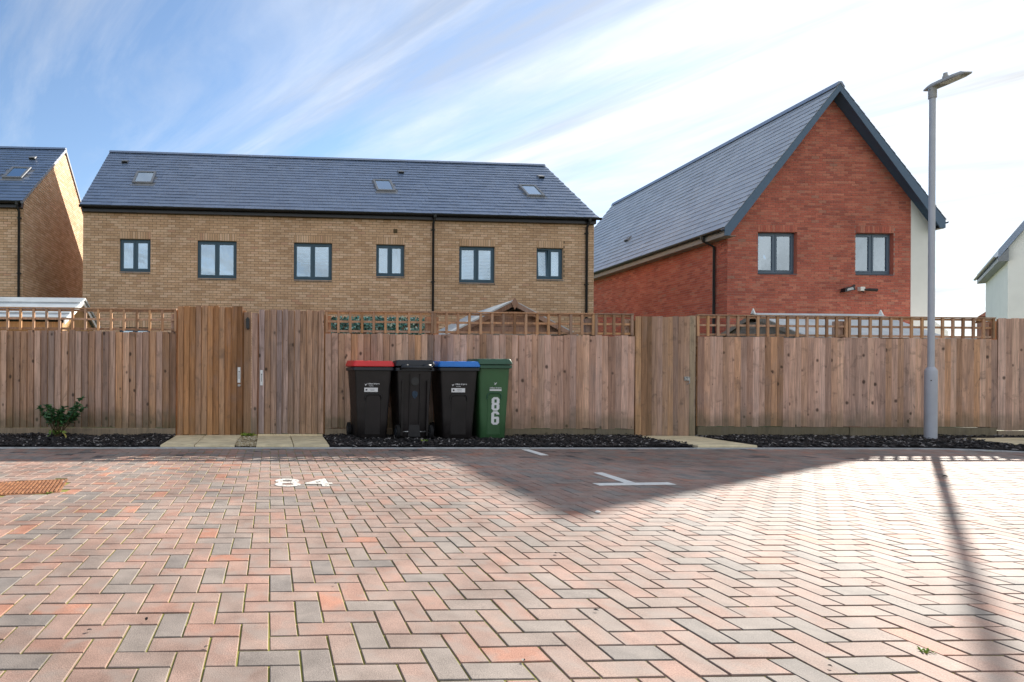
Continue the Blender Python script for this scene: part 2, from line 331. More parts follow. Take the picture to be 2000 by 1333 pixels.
def smooth_by_angle(o, deg=35):
    me = o.data; me.polygons.foreach_set('use_smooth', [True] * len(me.polygons))
    bm = bmesh.new(); bm.from_mesh(me); lim = radians(deg)
    for e in bm.edges:
        e.smooth = len(e.link_faces) == 2 and e.calc_face_angle(0) < lim
    bm.to_mesh(me); bm.free()
    return o


def link(name, me, parent=None, loc=(0, 0, 0), rot=(0, 0, 0)):
    o = bpy.data.objects.new(name, me); COL.objects.link(o); o.parent = parent; o.location = loc; o.rotation_euler = rot
    return o


def thing(name, label, cat, loc=(0, 0, 0), rz=0.0, group=None):
    o = bpy.data.objects.new(name, None); COL.objects.link(o); o.location = loc; o.rotation_euler = (0, 0, rz)
    o.empty_display_size = 0.2
    tag(o, label, cat, group); return o


def tag(o, label=None, cat=None, group=None, kind=None):
    if label: o['label'] = label
    if cat: o['category'] = cat
    if group: o['group'] = group
    if kind: o['kind'] = kind
    return o


def text_mesh(txt, size, mat, bold=0.0, xs=1.0, depth=0.0006):
    c = bpy.data.curves.new('lettering', 'FONT'); c.body = txt; c.size = size; c.extrude = depth; c.offset = bold; c.align_x = 'CENTER'; c.align_y = 'CENTER'
    o = bpy.data.objects.new('lettering', c); COL.objects.link(o)
    bpy.context.view_layer.update()
    me = bpy.data.meshes.new_from_object(o.evaluated_get(bpy.context.evaluated_depsgraph_get()))
    bpy.data.objects.remove(o); bpy.data.curves.remove(c)
    for v in me.vertices: v.co.x *= xs
    me.materials.clear(); me.materials.append(M[mat]); return me


R = random.random
U = random.uniform

# ================================================================== SETTING
g = MB().add([(-1500, -1500, -0.05), (1500, -1500, -0.05), (1500, 1500, -0.05), (-1500, 1500, -0.05)], [(0, 1, 2, 3)]).build('ground', 'ground', fix=False)
tag(g, 'grass and bare soil ground around the houses and gardens', 'ground', kind='structure')

# ---- block paving, 90 degree herringbone of 200 x 100 mm blocks
KERB_Y = 7.15
yard = MB().add([(-9, -2.5, -0.0045), (13, -2.5, -0.0045), (13, 7.22, -0.0045), (-9, 7.22, -0.0045)], [(0, 1, 2, 3)]).build('paved_yard', 'joint', fix=False)
tag(yard, 'brindled block paved parking yard laid in herringbone pattern', 'paving', kind='structure')


def kerb_y(x):
    """front edge of the bed: straight, then curving towards the viewer at the right"""
    if x < 8.7: return KERB_Y
    r = 1.75; dx = x - 8.7
    if dx >= r: return -9
    return KERB_Y - (r - sqrt(r * r - dx * dx))


MH = [(-1.76, 5.0), (-1.64, 4.41), (-2.24, 4.22), (-2.36, 4.84)]       # drain cover corners


def in_mh(x, y, pad=0.02):
    cx, cy = -2.0, 4.617; a = radians(14)
    dx, dy = x - cx, y - cy; u = dx * cos(a) + dy * sin(a); v = -dx * sin(a) + dy * cos(a)
    return abs(u) < 0.31 + pad and abs(v) < 0.31 + pad


def paver_geo(L, Wd, c=0.0025, h=0.05):
    a, b_ = L / 2, Wd / 2
    vs = [(-a, -b_, -h), (a, -b_, -h), (a, b_, -h), (-a, b_, -h), (-a, -b_, -c), (a, -b_, -c), (a, b_, -c), (-a, b_, -c),
          (-a + c, -b_ + c, 0), (a - c, -b_ + c, 0), (a - c, b_ - c, 0), (-a + c, b_ - c, 0)]
    fs = [(0, 1, 5, 4), (1, 2, 6, 5), (2, 3, 7, 6), (3, 0, 4, 7), (4, 5, 9, 8), (5, 6, 10, 9), (6, 7, 11, 10), (7, 4, 8, 11), (8, 9, 10, 11)]
    return vs, fs


JW = 0.0062
gH = paver_geo(0.2 - JW, 0.1 - JW); gV = paver_geo(0.1 - JW, 0.2 - JW)
TONES = [0.02, 0.1, 0.18, 0.24, 0.32, 0.38, 0.45, 0.5, 0.56, 0.62, 0.68, 0.72, 0.78, 0.9]
WTS = [2.5, 4, 5, 5, 6, 6, 6, 5, 6, 6, 5, 5, 4, 1.7]
var = {}
for t_ in TONES + [1.0]:
    for hv, gg in (('h', gH), ('v', gV)):
        mb = MB().add(gg[0], gg[1], t_); var[hv, t_] = mb.mesh('paver', 'paver')
rest = MB(); solo = []
for j in range(-25, 72):
    for i in range(-90, 130):
        k = (i - j + 2) % 4
        if k == 0: hv, cx, cy = 'h', i * 0.1 + 0.1, j * 0.1 + 0.08
        elif k == 3: hv, cx, cy = 'v', i * 0.1 + 0.05, j * 0.1 + 0.13
        else: continue
        hx, hy = (0.1, 0.05) if hv == 'h' else (0.05, 0.1)
        lim = min(kerb_y(cx - hx), kerb_y(cx + hx))
        if cy - hy > lim - 0.03 or in_mh(cx, cy, -0.02): continue
        tone = random.choices(TONES, WTS)[0]
        if cy > 6.2 and R() < 0.05: tone = 1.0
        z = U(-0.0012, 0.0012); rx, ry, rz = radians(U(-0.5, 0.5)), radians(U(-0.5, 0.5)), radians(U(-0.8, 0.8))
        ok_full = cy + hy < lim and not any(in_mh(cx + sx * hx, cy + sy * hy) for sx in (-1, 1) for sy in (-1, 1))
        if ok_full and 1.58 < cy < 2.95 and -0.5 * cy - 0.05 < cx < 1.36 * cy and len(solo) < 300:
            solo.append((hv, tone, (cx, cy, z), (rx, ry, rz))); continue
        vs, fs = gH if hv == 'h' else gV
        cz, sz = cos(rz), sin(rz); out = []
        for (x, y, zz_) in vs:
            X = cx + x * cz - y * sz; Y = min(cy + x * sz + y * cz, lim - 0.004)
            out.append((X, Y, z + zz_ + x * ry + y * rx))
        rest.add(out, fs, tone)
tag(rest.build('far_pavers', 'paver', yard, fix=False), kind='stuff')
for hv, tone, lo, ro in solo: link('paver', var[hv, tone], yard, lo, ro)
yard['note_free'] = 0
del yard['note_free']

# ---- concrete edging between paving and bed, straight lengths and a curve at the right
kerb = thing('kerb', 'narrow concrete edging strip between paving and planting bed', 'kerb'); kerb['kind'] = 'structure'
x = -9.0
em = MB().box(-0.455, 0.455, 0, 0.05, -0.1, 0.012).mesh('edging_stone', 'concrete')
while x < 8.3:
    link('edging_stone', em, kerb, (x + 0.4575, KERB_Y, U(-0.002, 0.004)), (0, 0, radians(U(-0.15, 0.15)))); x += 0.915
KC = (8.7, KERB_Y - 1.75)
mb = MB().box(x, 8.7, KERB_Y, KERB_Y + 0.05, -0.1, 0.012); mb.build('edging_stone', 'concrete', kerb)
for k in range(6):
    a0, a1 = pi / 2 - k * 0.262, pi / 2 - (k + 1) * 0.262 + 0.004
    poly = [(KC[0] + r_ * cos(a), KC[1] + r_ * sin(a)) for r_, aa in ((1.75, (a0, (a0 + a1) / 2, a1)), (1.80, (a1, (a0 + a1) / 2, a0))) for a in aa]
    MB().prism(poly, -0.1, 0.012, tf=lambda a, c_, b_: (a, b_, c_)).build('edging_stone', 'concrete', kerb)

# ---- planting bed with dark bark chips
PADS = {}


def on_pad(x, y):
    for q4 in PADS.values():
        inside = True
        for i in range(4):
            (ax, ay), (bx_, by) = q4[i], q4[(i + 1) % 4]
            if (bx_ - ax) * (y - ay) - (by - ay) * (x - ax) < -0.01: inside = False
        if inside: return True
    return False


PADS['a'] = [(-1.42, 7.2), (-0.45, 7.2), (-0.42, 8.6), (-1.42, 8.6)]
PADS['b'] = [(-0.19, 7.2), (0.78, 7.2), (0.80, 8.6), (-0.19, 8.6)]
PADS['c'] = [(5.70, 7.2), (6.55, 7.2), (6.66, 8.6), (5.70, 8.6)]
PADS['d'] = [(10.45, 7.4), (12.6, 7.4), (12.6, 8.2), (10.62, 8.2)]
PADS['g'] = [(-0.45, 7.2), (-0.19, 7.2), (-0.19, 8.5), (-0.42, 8.5)]


def bed_z(x, y):
    return 0.032 + 0.010 * sin(x * 3.1) * sin(y * 5 + x) + 0.006 * sin(x * 11 + y * 7) + 0.016 * max(0, min(1, (y - 7.25) / 0.4))


mb = MB(); NX, NY = 420, 24; xs0, xs1 = -9, 13.4
for i in range(NX + 1):
    X = xs0 + (xs1 - xs0) * i / NX; y0 = max(kerb_y(X), 3.0) + 0.05 if X < 10.45 else 3.0
    for j in range(NY + 1):
        Y = y0 + (8.62 - y0) * j / NY
        mb.v.append((X, Y, (bed_z(X, Y) - 0.012 if not on_pad(X, Y) else -0.02) if j else -0.06))
for i in range(NX):
    for j in range(NY):
        a = i * (NY + 1) + j; mb.f.append((a, a + NY + 1, a + NY + 2, a + 1)); mb.t.append(0.3)
bed = mb.build('planting_bed', 'bedsoil', fix=False); tag(bed, 'dark soil bed between the kerb and the timber fence', 'bed', kind='structure')
mb = MB(); n = 0
while n < 19000:
    X, Y = U(-6.5, 12.6), U(7.2, 8.5)
    if X > 9 and R() < 0.5: Y = U(5.5, 8.5)
    if Y < kerb_y(X) + 0.05 if X < 10.45 else Y < 5.5: continue
    n += 1
    if on_pad(X, Y): continue
    L, Wd, T = U(0.010, 0.034), U(0.006, 0.014), U(0.003, 0.009); a, tl, t2 = U(0, pi), U(-0.5, 0.5), U(-0.35, 0.35)
    Z = bed_z(X, Y) + U(-0.008, 0.012); tone = random.choices([U(0, 0.3), U(0.3, 0.7), U(0.7, 0.9), 1.0], [5, 4, 1.8, 0.8])[0]
    ca, sa = cos(a), sin(a)

    def tf(x, y, z):
        z2 = z + x * tl + y * t2; return (X + x * ca - y * sa, Y + x * sa + y * ca, Z + z2)
    w2 = U(0.4, 1.0)
    vs = [(-L, -Wd * w2, 0), (L, -Wd, 0), (L * U(0.7, 1.1), Wd * w2, 0), (-L, Wd, 0), (-L * 0.8, -Wd * 0.7 * w2, T), (L * 0.8, -Wd * 0.7, T), (L * 0.7, Wd * 0.7 * w2, T), (-L * 0.8, Wd * 0.7, T)]
    mb.add([tf(*p_) for p_ in vs], BOXF[1:], tone)
tag(mb.build('bark_mulch', 'mulch', fix=False), 'dark bark chip mulch covering the bed below the fence', 'mulch', kind='stuff')

# ---- stone slab paths at the gates
def slab_path(name, label, quads, z=0.042):
    p_ = thing(name, label, 'path'); p_['kind'] = 'structure'
    for q4 in quads:
        cx = sum(a for a, _ in q4) / 4; cy = sum(b_ for _, b_ in q4) / 4
        top = [(cx + (a - cx) * 0.985, cy + (b_ - cy) * 0.985) for a, b_ in q4]
        dz = U(-0.003, 0.003)
        vs = [(a, b_, -0.03) for a, b_ in q4] + [(a, b_, z + dz - 0.008) for a, b_ in q4] + [(a, b_, z + dz) for a, b_ in top]
        fs = [(0, 1, 5, 4), (1, 2, 6, 5), (2, 3, 7, 6), (3, 0, 4, 7), (4, 5, 9, 8), (5, 6, 10, 9), (6, 7, 11, 10), (7, 4, 8, 11), (8, 9, 10, 11)]
        MB().add(vs, fs).build('slab', 'slab', p_)
    return p_


slab_path('slab_path', 'pale buff stone slabs before the brown gate beside the gravel patch',
          [[(-1.41, 7.21), (-0.98, 7.21), (-0.98, 7.72), (-1.41, 7.72)], [(-0.97, 7.21), (-0.46, 7.21), (-0.46, 7.9), (-0.97, 7.9)], [(-1.41, 7.73), (-0.98, 7.73), (-0.98, 8.47), (-1.41, 8.47)], [(-0.97, 7.91), (-0.46, 7.91), (-0.43, 8.47), (-0.97, 8.47)]])
slab_path('slab_path', 'pale buff stone slabs before the weathered grey gate with a timber threshold',
          [[(-0.18, 7.21), (0.30, 7.21), (0.30, 7.85), (-0.18, 7.85)], [(0.31, 7.21), (0.77, 7.21), (0.78, 7.6), (0.31, 7.6)], [(-0.18, 7.86), (0.30, 7.86), (0.30, 8.44), (-0.18, 8.44)], [(0.31, 7.61), (0.78, 7.61), (0.79, 8.44), (0.31, 8.44)]], 0.04)
slab_path('slab_path', 'pale buff stone slabs before the plain gate left of the lamp fence',
          [[(5.71, 7.21), (6.53, 7.21), (6.57, 7.82), (5.71, 7.82)], [(5.71, 7.83), (6.57, 7.83), (6.65, 8.47), (5.71, 8.47)]], 0.045)
slab_path('slab_path', 'pale buff stone slabs at the right edge behind the lamp post',
          [[(10.46, 7.42), (11.2, 7.42), (11.2, 8.18), (10.62, 8.18)], [(11.21, 7.42), (12.0, 7.42), (12.0, 8.18), (11.21, 8.18)]], 0.05)
tsh = MB().box(-0.185, 0.80, 8.43, 8.475, 0.0, 0.058).build('timber_threshold', 'sill_wood'); tag(tsh, 'pale cream timber threshold strip along the foot of the weathered gate', 'threshold')
mb = MB()
for k in range(1500):
    X, Y = U(-0.445, -0.19), U(7.22, 8.48); r_ = U(0.008, 0.019); Z = 0.022 + U(-0.004, 0.008)
    ph = U(0, 6.28); ring = [(X + r_ * cos(ph + a * pi / 3) * U(0.8, 1.2), Y + r_ * sin(ph + a * pi / 3) * U(0.6, 1.1)) for a in range(6)]
    mb.add([(a, b_, Z) for a, b_ in ring] + [(X + (a - X) * 0.6, Y + (b_ - Y) * 0.6, Z + r_ * 0.6) for a, b_ in ring], [(i, (i + 1) % 6, (i + 1) % 6 + 6, i + 6) for i in range(6)] + [(6, 7, 8, 9, 10, 11)], R())
tag(mb.build('gravel', 'pebble', fix=False), 'small patch of tan pebbles between the two left gate paths', 'gravel', kind='stuff')

# ---- painted bay markings
PZ = 0.0045
num = thing('painted_number', 'white painted bay number 84 on the sunlit paving', 'road marking', (0.285, 4.76, PZ))
for ch, dx in (('8', -0.135), ('4', 0.135)):
    me = text_mesh(ch, 0.50, 'worn_paint', 0.008, 0.95); link('digit', me, num, (dx, 0, 0))


def mark(label, quads):
    t_ = thing('bay_marking', label, 'road marking', group='white bay lines on the paving')
    for q4 in quads:
        MB().prism(q4, PZ - 0.003, PZ, tf=lambda a, c_, b_: (a, b_, c_)).build('stripe', 'paint', t_)


mark('short white painted line running out from the kerb', [[(3.225, 6.52), (3.325, 6.52), (3.345, 7.07), (3.25, 7.07)]])
mark('white painted T shaped bay marking inside the triangular gable shadow', [[(3.095, 4.735), (3.195, 4.735), (3.225, 5.28), (3.14, 5.28)], [(2.80, 4.625), (3.50, 4.66), (3.50, 4.76), (2.80, 4.725)]])

# ---- drain cover
dc = thing('drain_cover', 'rusty square iron drain cover with ribbed top in the paving', 'drain cover', (-2.0, 4.617, 0), radians(14))
mb = MB(); H2 = 0.305
for bx_ in ((-H2, H2, -H2, -H2 + 0.018), (-H2, H2, H2 - 0.018, H2), (-H2, -H2 + 0.018, -H2 + 0.018, H2 - 0.018), (H2 - 0.018, H2, -H2 + 0.018, H2 - 0.018)): mb.box(*bx_, -0.06, 0.002)
mb.build('frame', 'rust', dc)
pl = MB().box(-0.284, 0.284, -0.284, 0.284, -0.05, -0.003).build('plate', 'rust', dc)
mb = MB()
for k in range(19):
    x0 = -0.278 + k * 0.0297
    for jj in range(3):
        a = -0.27 + jj * 0.182
        mb.box(x0, x0 + 0.014, a, a + 0.172, -0.003, 0.005)
tag(mb.build('ribs', 'rust', pl), kind='stuff')

# ================================================================== FENCES AND GATES
FY = 8.5


def board_mesh(wd, h, mat, thick=0.024, thin=0.005, flip=False):
    a, b_ = (thin, thick) if not flip else (thick, thin)
    vs = [(-wd / 2, -a, 0), (wd / 2, -b_, 0), (wd / 2, 0, 0), (-wd / 2, 0, 0), (-wd / 2, -a, h), (wd / 2, -b_, h), (wd / 2, 0, h), (-wd / 2, 0, h)]
    return MB().add(vs, BOXF).mesh('board', mat)


_bm = {}


def boards(parent, x0, x1, z0, z1, pitch, mat, y=0.0, jit=0.007):
    n_ = max(1, round((x1 - x0) / pitch)); pt = (x1 - x0) / n_
    slat('backing', parent, x1 - x0, 0.008, z1 - z0 - 0.02, ((x0 + x1) / 2, y + 0.0085, z0 + 0.005), 'gate_wood')  # thin sheet added behind the board gaps to block light coming through
    for k in range(n_):
        key = (round(pt, 3), round(z1 - z0, 3), mat)
        if key not in _bm: _bm[key] = [board_mesh(pt * s_, z1 - z0 + dz, mat) for s_, dz in ((0.91, 0), (0.89, 0.006), (0.925, -0.005), (0.90, 0.003))]
        link('board', random.choice(_bm[key]), parent, (x0 + (k + 0.5) * pt, y + U(-0.002, 0.002), z0 + U(-jit, jit)), (radians(U(-0.15, 0.15)), radians(U(-0.25, 0.25)), radians(U(-1.2, 1.2))))


_sl = {}


def slat(name, parent, sx, sy, sz, loc, mat='trellis_wood', rot=(0, 0, 0)):
    key = (round(sx, 4), round(sy, 4), round(sz, 4), mat)
    if key not in _sl: _sl[key] = MB().box(-sx / 2, sx / 2, -sy / 2, sy / 2, 0, sz).mesh(name, mat)
    return link(name, _sl[key], parent, loc, rot)


def trellis(parent, x0, x1, n_, z0=1.612, z1=1.955):
    L = x1 - x0; xc = (x0 + x1) / 2
    slat('cap_rail', parent, L, 0.05, 0.018, (xc, 0.02, z1 - 0.018))
    for zz_ in (z0 + 0.012, (z0 + z1) / 2 - 0.012, z1 - 0.055):
        slat('rail', parent, L, 0.018, 0.032, (xc, 0.035, zz_))
    for k in range(n_ + 1):
        slat('slat', parent, 0.036, 0.022, z1 - z0 - 0.02, (x0 + 0.02 + (L - 0.04) * k / n_, 0.014 + U(-0.002, 0.002), z0), rot=(0, radians(U(-0.4, 0.4)), 0))


def fence(label, x0, x1, ntr, mat, zb=0.15, ztop=1.60, group='fence panels with trellis tops', pitch=0.1, grav=0.02):
    f = thing('fence_panel', label, 'fence', (0, FY, 0), 0, group)
    boards(f, x0, x1, zb, ztop, pitch, mat)
    slat('gravel_board', f, x1 - x0 - 0.006, 0.03, zb - grav + 0.012, ((x0 + x1) / 2, -0.004, grav - 0.02), 'gravel_wood')
    for z_ in (0.35, 0.9, 1.45): slat('arris_rail', f, x1 - x0 - 0.02, 0.06, 0.07, ((x0 + x1) / 2, 0.049, z_), 'fence_wood')
    if ntr: trellis(f, x0, x1, ntr)
    for xp in (x0 + 0.05, x1 - 0.05): slat('post', f, 0.09, 0.09, 1.9 if ntr else ztop - 0.02, (xp, 0.125, -0.02), 'fence_wood')
    return f


fence('weathered brown fence panel with trellis behind the green shrub', -4.35, -1.43, 15, 'fence_wood')
fence('weathered brown fence panel cut off by the left picture edge', -6.9, -4.36, 13, 'fence_wood')
fence('fence panel with trellis before the ivy screen, behind the red lidded bin', 0.835, 2.515, 9, 'fence_wood')
fence('fence panel with trellis below the brown shed gable, behind the green bin', 2.52, 5.06, 14, 'fence_wood_pale')
fence('narrow end fence panel with trellis just left of the plain gate', 5.065, 5.685, 4, 'fence_wood_pale')
fence('pale fence panel with trellis just right of the plain gate', 6.71, 9.19, 15, 'fence_wood_pale', zb=0.19)
fence('pale fence panel with trellis behind the lamp post', 9.20, 11.665, 14, 'fence_wood_pale', zb=0.19)
fence('full height close boarded fence panel at the right picture edge', 11.69, 12.6, 0, 'fence_wood_pale', zb=0.14, ztop=1.945, group='plain close boarded panels', pitch=0.115)
fence('further close boarded fence panel beyond the right picture edge', 12.61, 15.0, 0, 'fence_wood_pale', zb=0.14, ztop=1.945, group='plain close boarded panels', pitch=0.115)


def gate(label, x0, x1, z0, z1, mat, plate=None, pitch=0.09):
    g_ = thing('gate', label, 'gate', (0, FY, 0), 0, 'timber garden gates')
    boards(g_, x0, x1, z0, z1, pitch, mat, jit=0.008)
    for z_ in (z0 + 0.15, (z0 + z1) / 2, z1 - 0.25): slat('ledge', g_, x1 - x0 - 0.12, 0.035, 0.1, ((x0 + x1) / 2, 0.034, z_), 'gate_wood')
    for xj in (x0 - 0.01, x1 + 0.01): slat('jamb', g_, 0.07, 0.06, z1 - 0.06, (xj, 0.06, 0.0), 'gate_wood')
    if plate:
        px, pz = plate
        pm = MB().box(-0.021, 0.021, -0.004, 0, -0.117, 0.117).build('gate_plate', 'sticker', g_, (px, -0.023, pz))
        mb = MB()
        for k in range(9):
            zz_ = 0.055 - k * 0.0135; mb.box(-0.005 - 0.003 * (k == 0), 0.006 + 0.004 * (k == 0), -0.0055, -0.004, zz_ - 0.004 - 0.003 * (k == 0), zz_ + 0.004)
        mb.build('lettering', 'ink', pm)
    return g_


g1 = gate('brown boarded gate with white plate, left of the gate pair', -1.41, -0.425, 0.045, 1.998, 'gate_wood', (-0.478, 0.955))
g2 = gate('weathered rough grained gate with white plate, right of the gate pair', -0.183, 0.81, 0.062, 1.95, 'gate_weathered', (-0.137, 0.915))
g3 = gate('plain pale boarded gate with metal latch between the two long fences', 5.71, 6.565, 0.03, 1.91, 'gate_pale')
mb = MB().box(-0.035, 0.045, -0.006, 0, -0.03, 0.03).box(-0.03, 0.012, -0.02, -0.006, -0.012, 0.012).tube([(0.0, -0.012, 0.02), (0.02, -0.045, 0.02), (0.02, -0.045, -0.07), (0.0, -0.012, -0.09)], 0.007, 6)
mb.build('latch', 'steel', g3, (6.52, -0.02, 0.94))
mb = MB().box(-0.02, 0.02, -0.02, 0.0, -0.012, 0.012).tube([(-0.012, -0.012, 0.0), (-0.012, -0.03, -0.02), (0.012, -0.03, -0.02), (0.012, -0.012, 0.0)], 0.005, 6)
mb.build('latch', 'steel', g1, (-0.475, -0.018, 0.80))
ps = thing('gate_post', 'pair of upright posts between the two left gates carrying a black lantern', 'post', (0, FY, 0))
slat('post', ps, 0.105, 0.09, 1.91, (-0.352, 0.02, 0), 'gate_pale'); slat('cover_board', ps, 0.088, 0.03, 1.90, (-0.245, -0.01, 0.0), 'fence_wood_pale')
ps = thing('gate_post', 'green stained square post at the latch side of the plain gate', 'post', (0, FY, 0))
slat('post', ps, 0.07, 0.09, 1.93, (6.61, 0.03, 0.0), 'gravel_wood'); slat('cover_board', ps, 0.035, 0.02, 1.93, (6.665, 0.01, 0.0), 'gravel_wood')
lan = thing('wall_lantern', 'small black lantern fixed high on the post between the gates', 'lantern', (-0.35, FY - 0.03, 1.73))
MB().box(-0.025, 0.025, -0.05, -0.005, -0.07, 0.055).build('lantern_body', 'black', lan)
MB().prism([(-0.032, 0.055), (0.032, 0.055), (0.015, 0.085), (-0.015, 0.085)], -0.055, 0.0).build('lantern_cap', 'black', lan)
MB().box(-0.012, 0.012, -0.005, 0.012, -0.085, 0.1).build('bracket', 'black', lan)

# ================================================================== WHEELED BINS
def rrect(wd, dp, r_, z, cy=0.0, n_=4):
    out = []
    for sx, sy, a0 in ((1, 1, 0), (-1, 1, pi / 2), (-1, -1, pi), (1, -1, 3 * pi / 2)):
        for k in range(n_ + 1):
            a = a0 + k * pi / 2 / n_; out.append((sx * (wd / 2 - r_) + r_ * cos(a), cy + sy * (dp / 2 - r_) + r_ * sin(a), z))
    return out


def wheeled_bin(label, loc, rz, wt, wb, h, body, lid_mat, rim_mat, dt=0.58, db=0.46, kind='front'):
    t_ = thing('wheeled_bin', label, 'bin', loc, rz, 'wheeled bins against the fence')
    cyf = lambda z: -dt / 2 + (dt - db) * (1 - z / h)             # front surface stays near the front edge
    fr = lambda z: -(db / 2 + (dt - db) / 2 * (z / h))
    mb = MB(); rings = []
    for z, k in ((0.0, 0.0), (0.02, 0.02), (0.3, 0.3 / h), (0.7, 0.7 / h), (h - 0.05, (h - 0.05) / h)):
        e = 0.02 if z == 0 else 0
        rings.append(rrect(wb + (wt - wb) * k - e, db + (dt - db) * k - e, 0.05, z))
    mb.loft(rings, True, False); smooth_by_angle(mb.build('body', body, t_), 50)
    mb = MB(); W1 = wt + 0.05
    mb.loft([rrect(wt - 0.01, dt - 0.01, 0.05, h - 0.06), rrect(W1, dt + 0.05, 0.05, h - 0.055), rrect(W1, dt + 0.05, 0.05, h - 0.015), rrect(wt, dt, 0.05, h - 0.008)])
    smooth_by_angle(mb.build('rim', rim_mat, t_), 40)
    # lid: skirt, raised edge, dished top, slightly rising to the hinge
    W2 = W1 + 0.008; D2 = dt + 0.07
    mb = MB(); tl = lambda ring, a: [(x_, y_, z_ + a * (y_ + D2 / 2)) for x_, y_, z_ in ring]
    mb.loft([tl(rrect(W2 - 0.02, D2 - 0.02, 0.05, h - 0.006), 0.02), tl(rrect(W2, D2, 0.055, h), 0.02), tl(rrect(W2, D2, 0.055, h + 0.024), 0.02), tl(rrect(W2 - 0.045, D2 - 0.05, 0.05, h + 0.074), 0.035), tl(rrect(W2 - 0.075, D2 - 0.08, 0.045, h + 0.078), 0.035), tl(rrect(W2 - 0.12, D2 - 0.13, 0.04, h + 0.045), 0.04)])
    lid = smooth_by_angle(mb.build('lid', lid_mat, t_), 35)
    if lid_mat == 'bin_green_lid':
        MB().box(-0.12, 0.12, -0.03, 0.02, 0, 0.02).build('grip', 'black', lid, (0, -D2 / 2 + 0.06, h + 0.035))
        for sx in (-1, 1): smooth_by_angle(MB().loft([rrect(0.09, 0.16, 0.03, 0), rrect(0.07, 0.13, 0.03, 0.035), rrect(0.04, 0.08, 0.018, 0.043)]).build('lid_lug', lid_mat, lid, (sx * W2 * 0.30, -D2 / 2 + 0.13, h + 0.04)), 40)
    # handle bar and hinges at the back
    MB().tube([(-wt * 0.42, dt / 2 + 0.03, h - 0.03), (-wt * 0.42, dt / 2 + 0.085, h - 0.005), (wt * 0.42, dt / 2 + 0.085, h - 0.005), (wt * 0.42, dt / 2 + 0.03, h - 0.03)], 0.016, 8).build('handle', rim_mat, t_, smooth=True)
    for sx in (-1, 1): MB().tube([(sx * wt * 0.3 - 0.05, dt / 2 + 0.06, h + 0.01), (sx * wt * 0.3 + 0.05, dt / 2 + 0.06, h + 0.01)], 0.026, 10).build('hinge', rim_mat, t_, smooth=True)
    # axle and wheels at the back
    ax = wb / 2 + 0.045
    MB().tube([(-ax, db / 2 - 0.0, 0.1), (ax, db / 2 - 0.0, 0.1)], 0.011, 8).build('axle', 'steel', t_, smooth=True)
    for sx in (-1, 1):
        c_ = MB().tube([(sx * (ax - 0.03), db / 2, 0.1), (sx * (ax - 0.025), db / 2, 0.1), (sx * (ax + 0.015), db / 2, 0.1), (sx * (ax + 0.02), db / 2, 0.1)], [0.09, 0.1, 0.1, 0.09], 20)
        wh = smooth_by_angle(c_.build('wheel', 'rubber', t_), 40)
        MB().tube([(sx * (ax + 0.018), db / 2, 0.1), (sx * (ax + 0.026), db / 2, 0.1)], [0.055, 0.045], 14).build('hub', 'bin_rim', wh)
    fy = lambda z: fr(z) - 0.002
    tan_ = (dt - db) / 2 / h

    def decal_rot(): return (radians(90) + math.atan(tan_) * 1.0, 0, 0)
    if kind == 'front':
        # pressed arch on the front
        pw = wb * 0.27; zt = 0.60 * h; pts = [(-pw, 0.06), (pw, 0.06), (pw, zt - 0.05)] + [(pw * cos(a) if False else pw - 0.05 + 0.05 * cos(a), zt - 0.05 + 0.05 * sin(a)) for a in (0.4, 0.8, 1.2, pi / 2)] + [(-(pw - 0.05) - 0.05 * sin(a), zt - 0.05 + 0.05 * cos(a)) for a in (0.0, 0.4, 0.8, 1.2)] + [(-pw, zt - 0.05)]
        n_ = len(pts); o1 = [(x_, fy(z_) + 0.004, z_) for x_, z_ in pts]; o2 = [(x_ * 0.9, fy(z_) - 0.007, z_ * 0.985 + 0.003) for x_, z_ in pts]
        mb = MB().add(o1 + o2, [tuple(range(n_, 2 * n_))] + [(i, (i + 1) % n_, (i + 1) % n_ + n_, i + n_) for i in range(n_)]); mb.build('front_panel', body, t_)
        pw2 = pw * 1.05
        arc = [(-pw2, zt - 0.07)] + [(-pw2 + 0.05 - 0.05 * cos(a), zt - 0.03 + 0.05 * sin(a)) for a in (0, 0.5, 1.0, pi / 2)] + [(pw2 - 0.05 + 0.05 * sin(a), zt - 0.03 + 0.05 * cos(a)) for a in (0, 0.5, 1.0, pi / 2)] + [(pw2, zt - 0.07)]
        MB().tube([(x_, fy(z_) - 0.004, z_) for x_, z_ in arc], 0.008, 6).build('arch_moulding', 'black' if body == 'bin_dark' else 'bin_green_lid', t_)
    else:
        # back face: foot recess, ribs and pull plate
        bz = lambda z: db / 2 + (dt - db) / 2 * (z / h) + 0.002
        for x_ in (-0.075, 0.075):
            MB().add([(x_ - 0.012, bz(0.2), 0.2), (x_ + 0.012, bz(0.2), 0.2), (x_ + 0.012, bz(h - 0.1), h - 0.1), (x_ - 0.012, bz(h - 0.1), h - 0.1), (x_ - 0.006, bz(0.2) + 0.012, 0.2), (x_ + 0.006, bz(0.2) + 0.012, 0.2), (x_ + 0.006, bz(h - 0.1) + 0.012, h - 0.1), (x_ - 0.006, bz(h - 0.1) + 0.012, h - 0.1)], [(0, 1, 5, 4), (1, 2, 6, 5), (2, 3, 7, 6), (3, 0, 4, 7), (4, 5, 6, 7)]).build('rib', body, t_)
        for x_ in (-0.185, 0.185): MB().box(x_ - 0.015, x_ + 0.015, bz(0.2) - 0.005, bz(0.2) + 0.018, 0.06, 0.85).build('rib', body, t_, rot=(-math.atan(tan_), 0, 0))
        MB().prism([(-0.09, 0.03), (0.09, 0.03), (0.075, 0.2), (-0.075, 0.2)], bz(0.1) - 0.01, bz(0.1) + 0.014).build('foot_recess', 'black', t_)
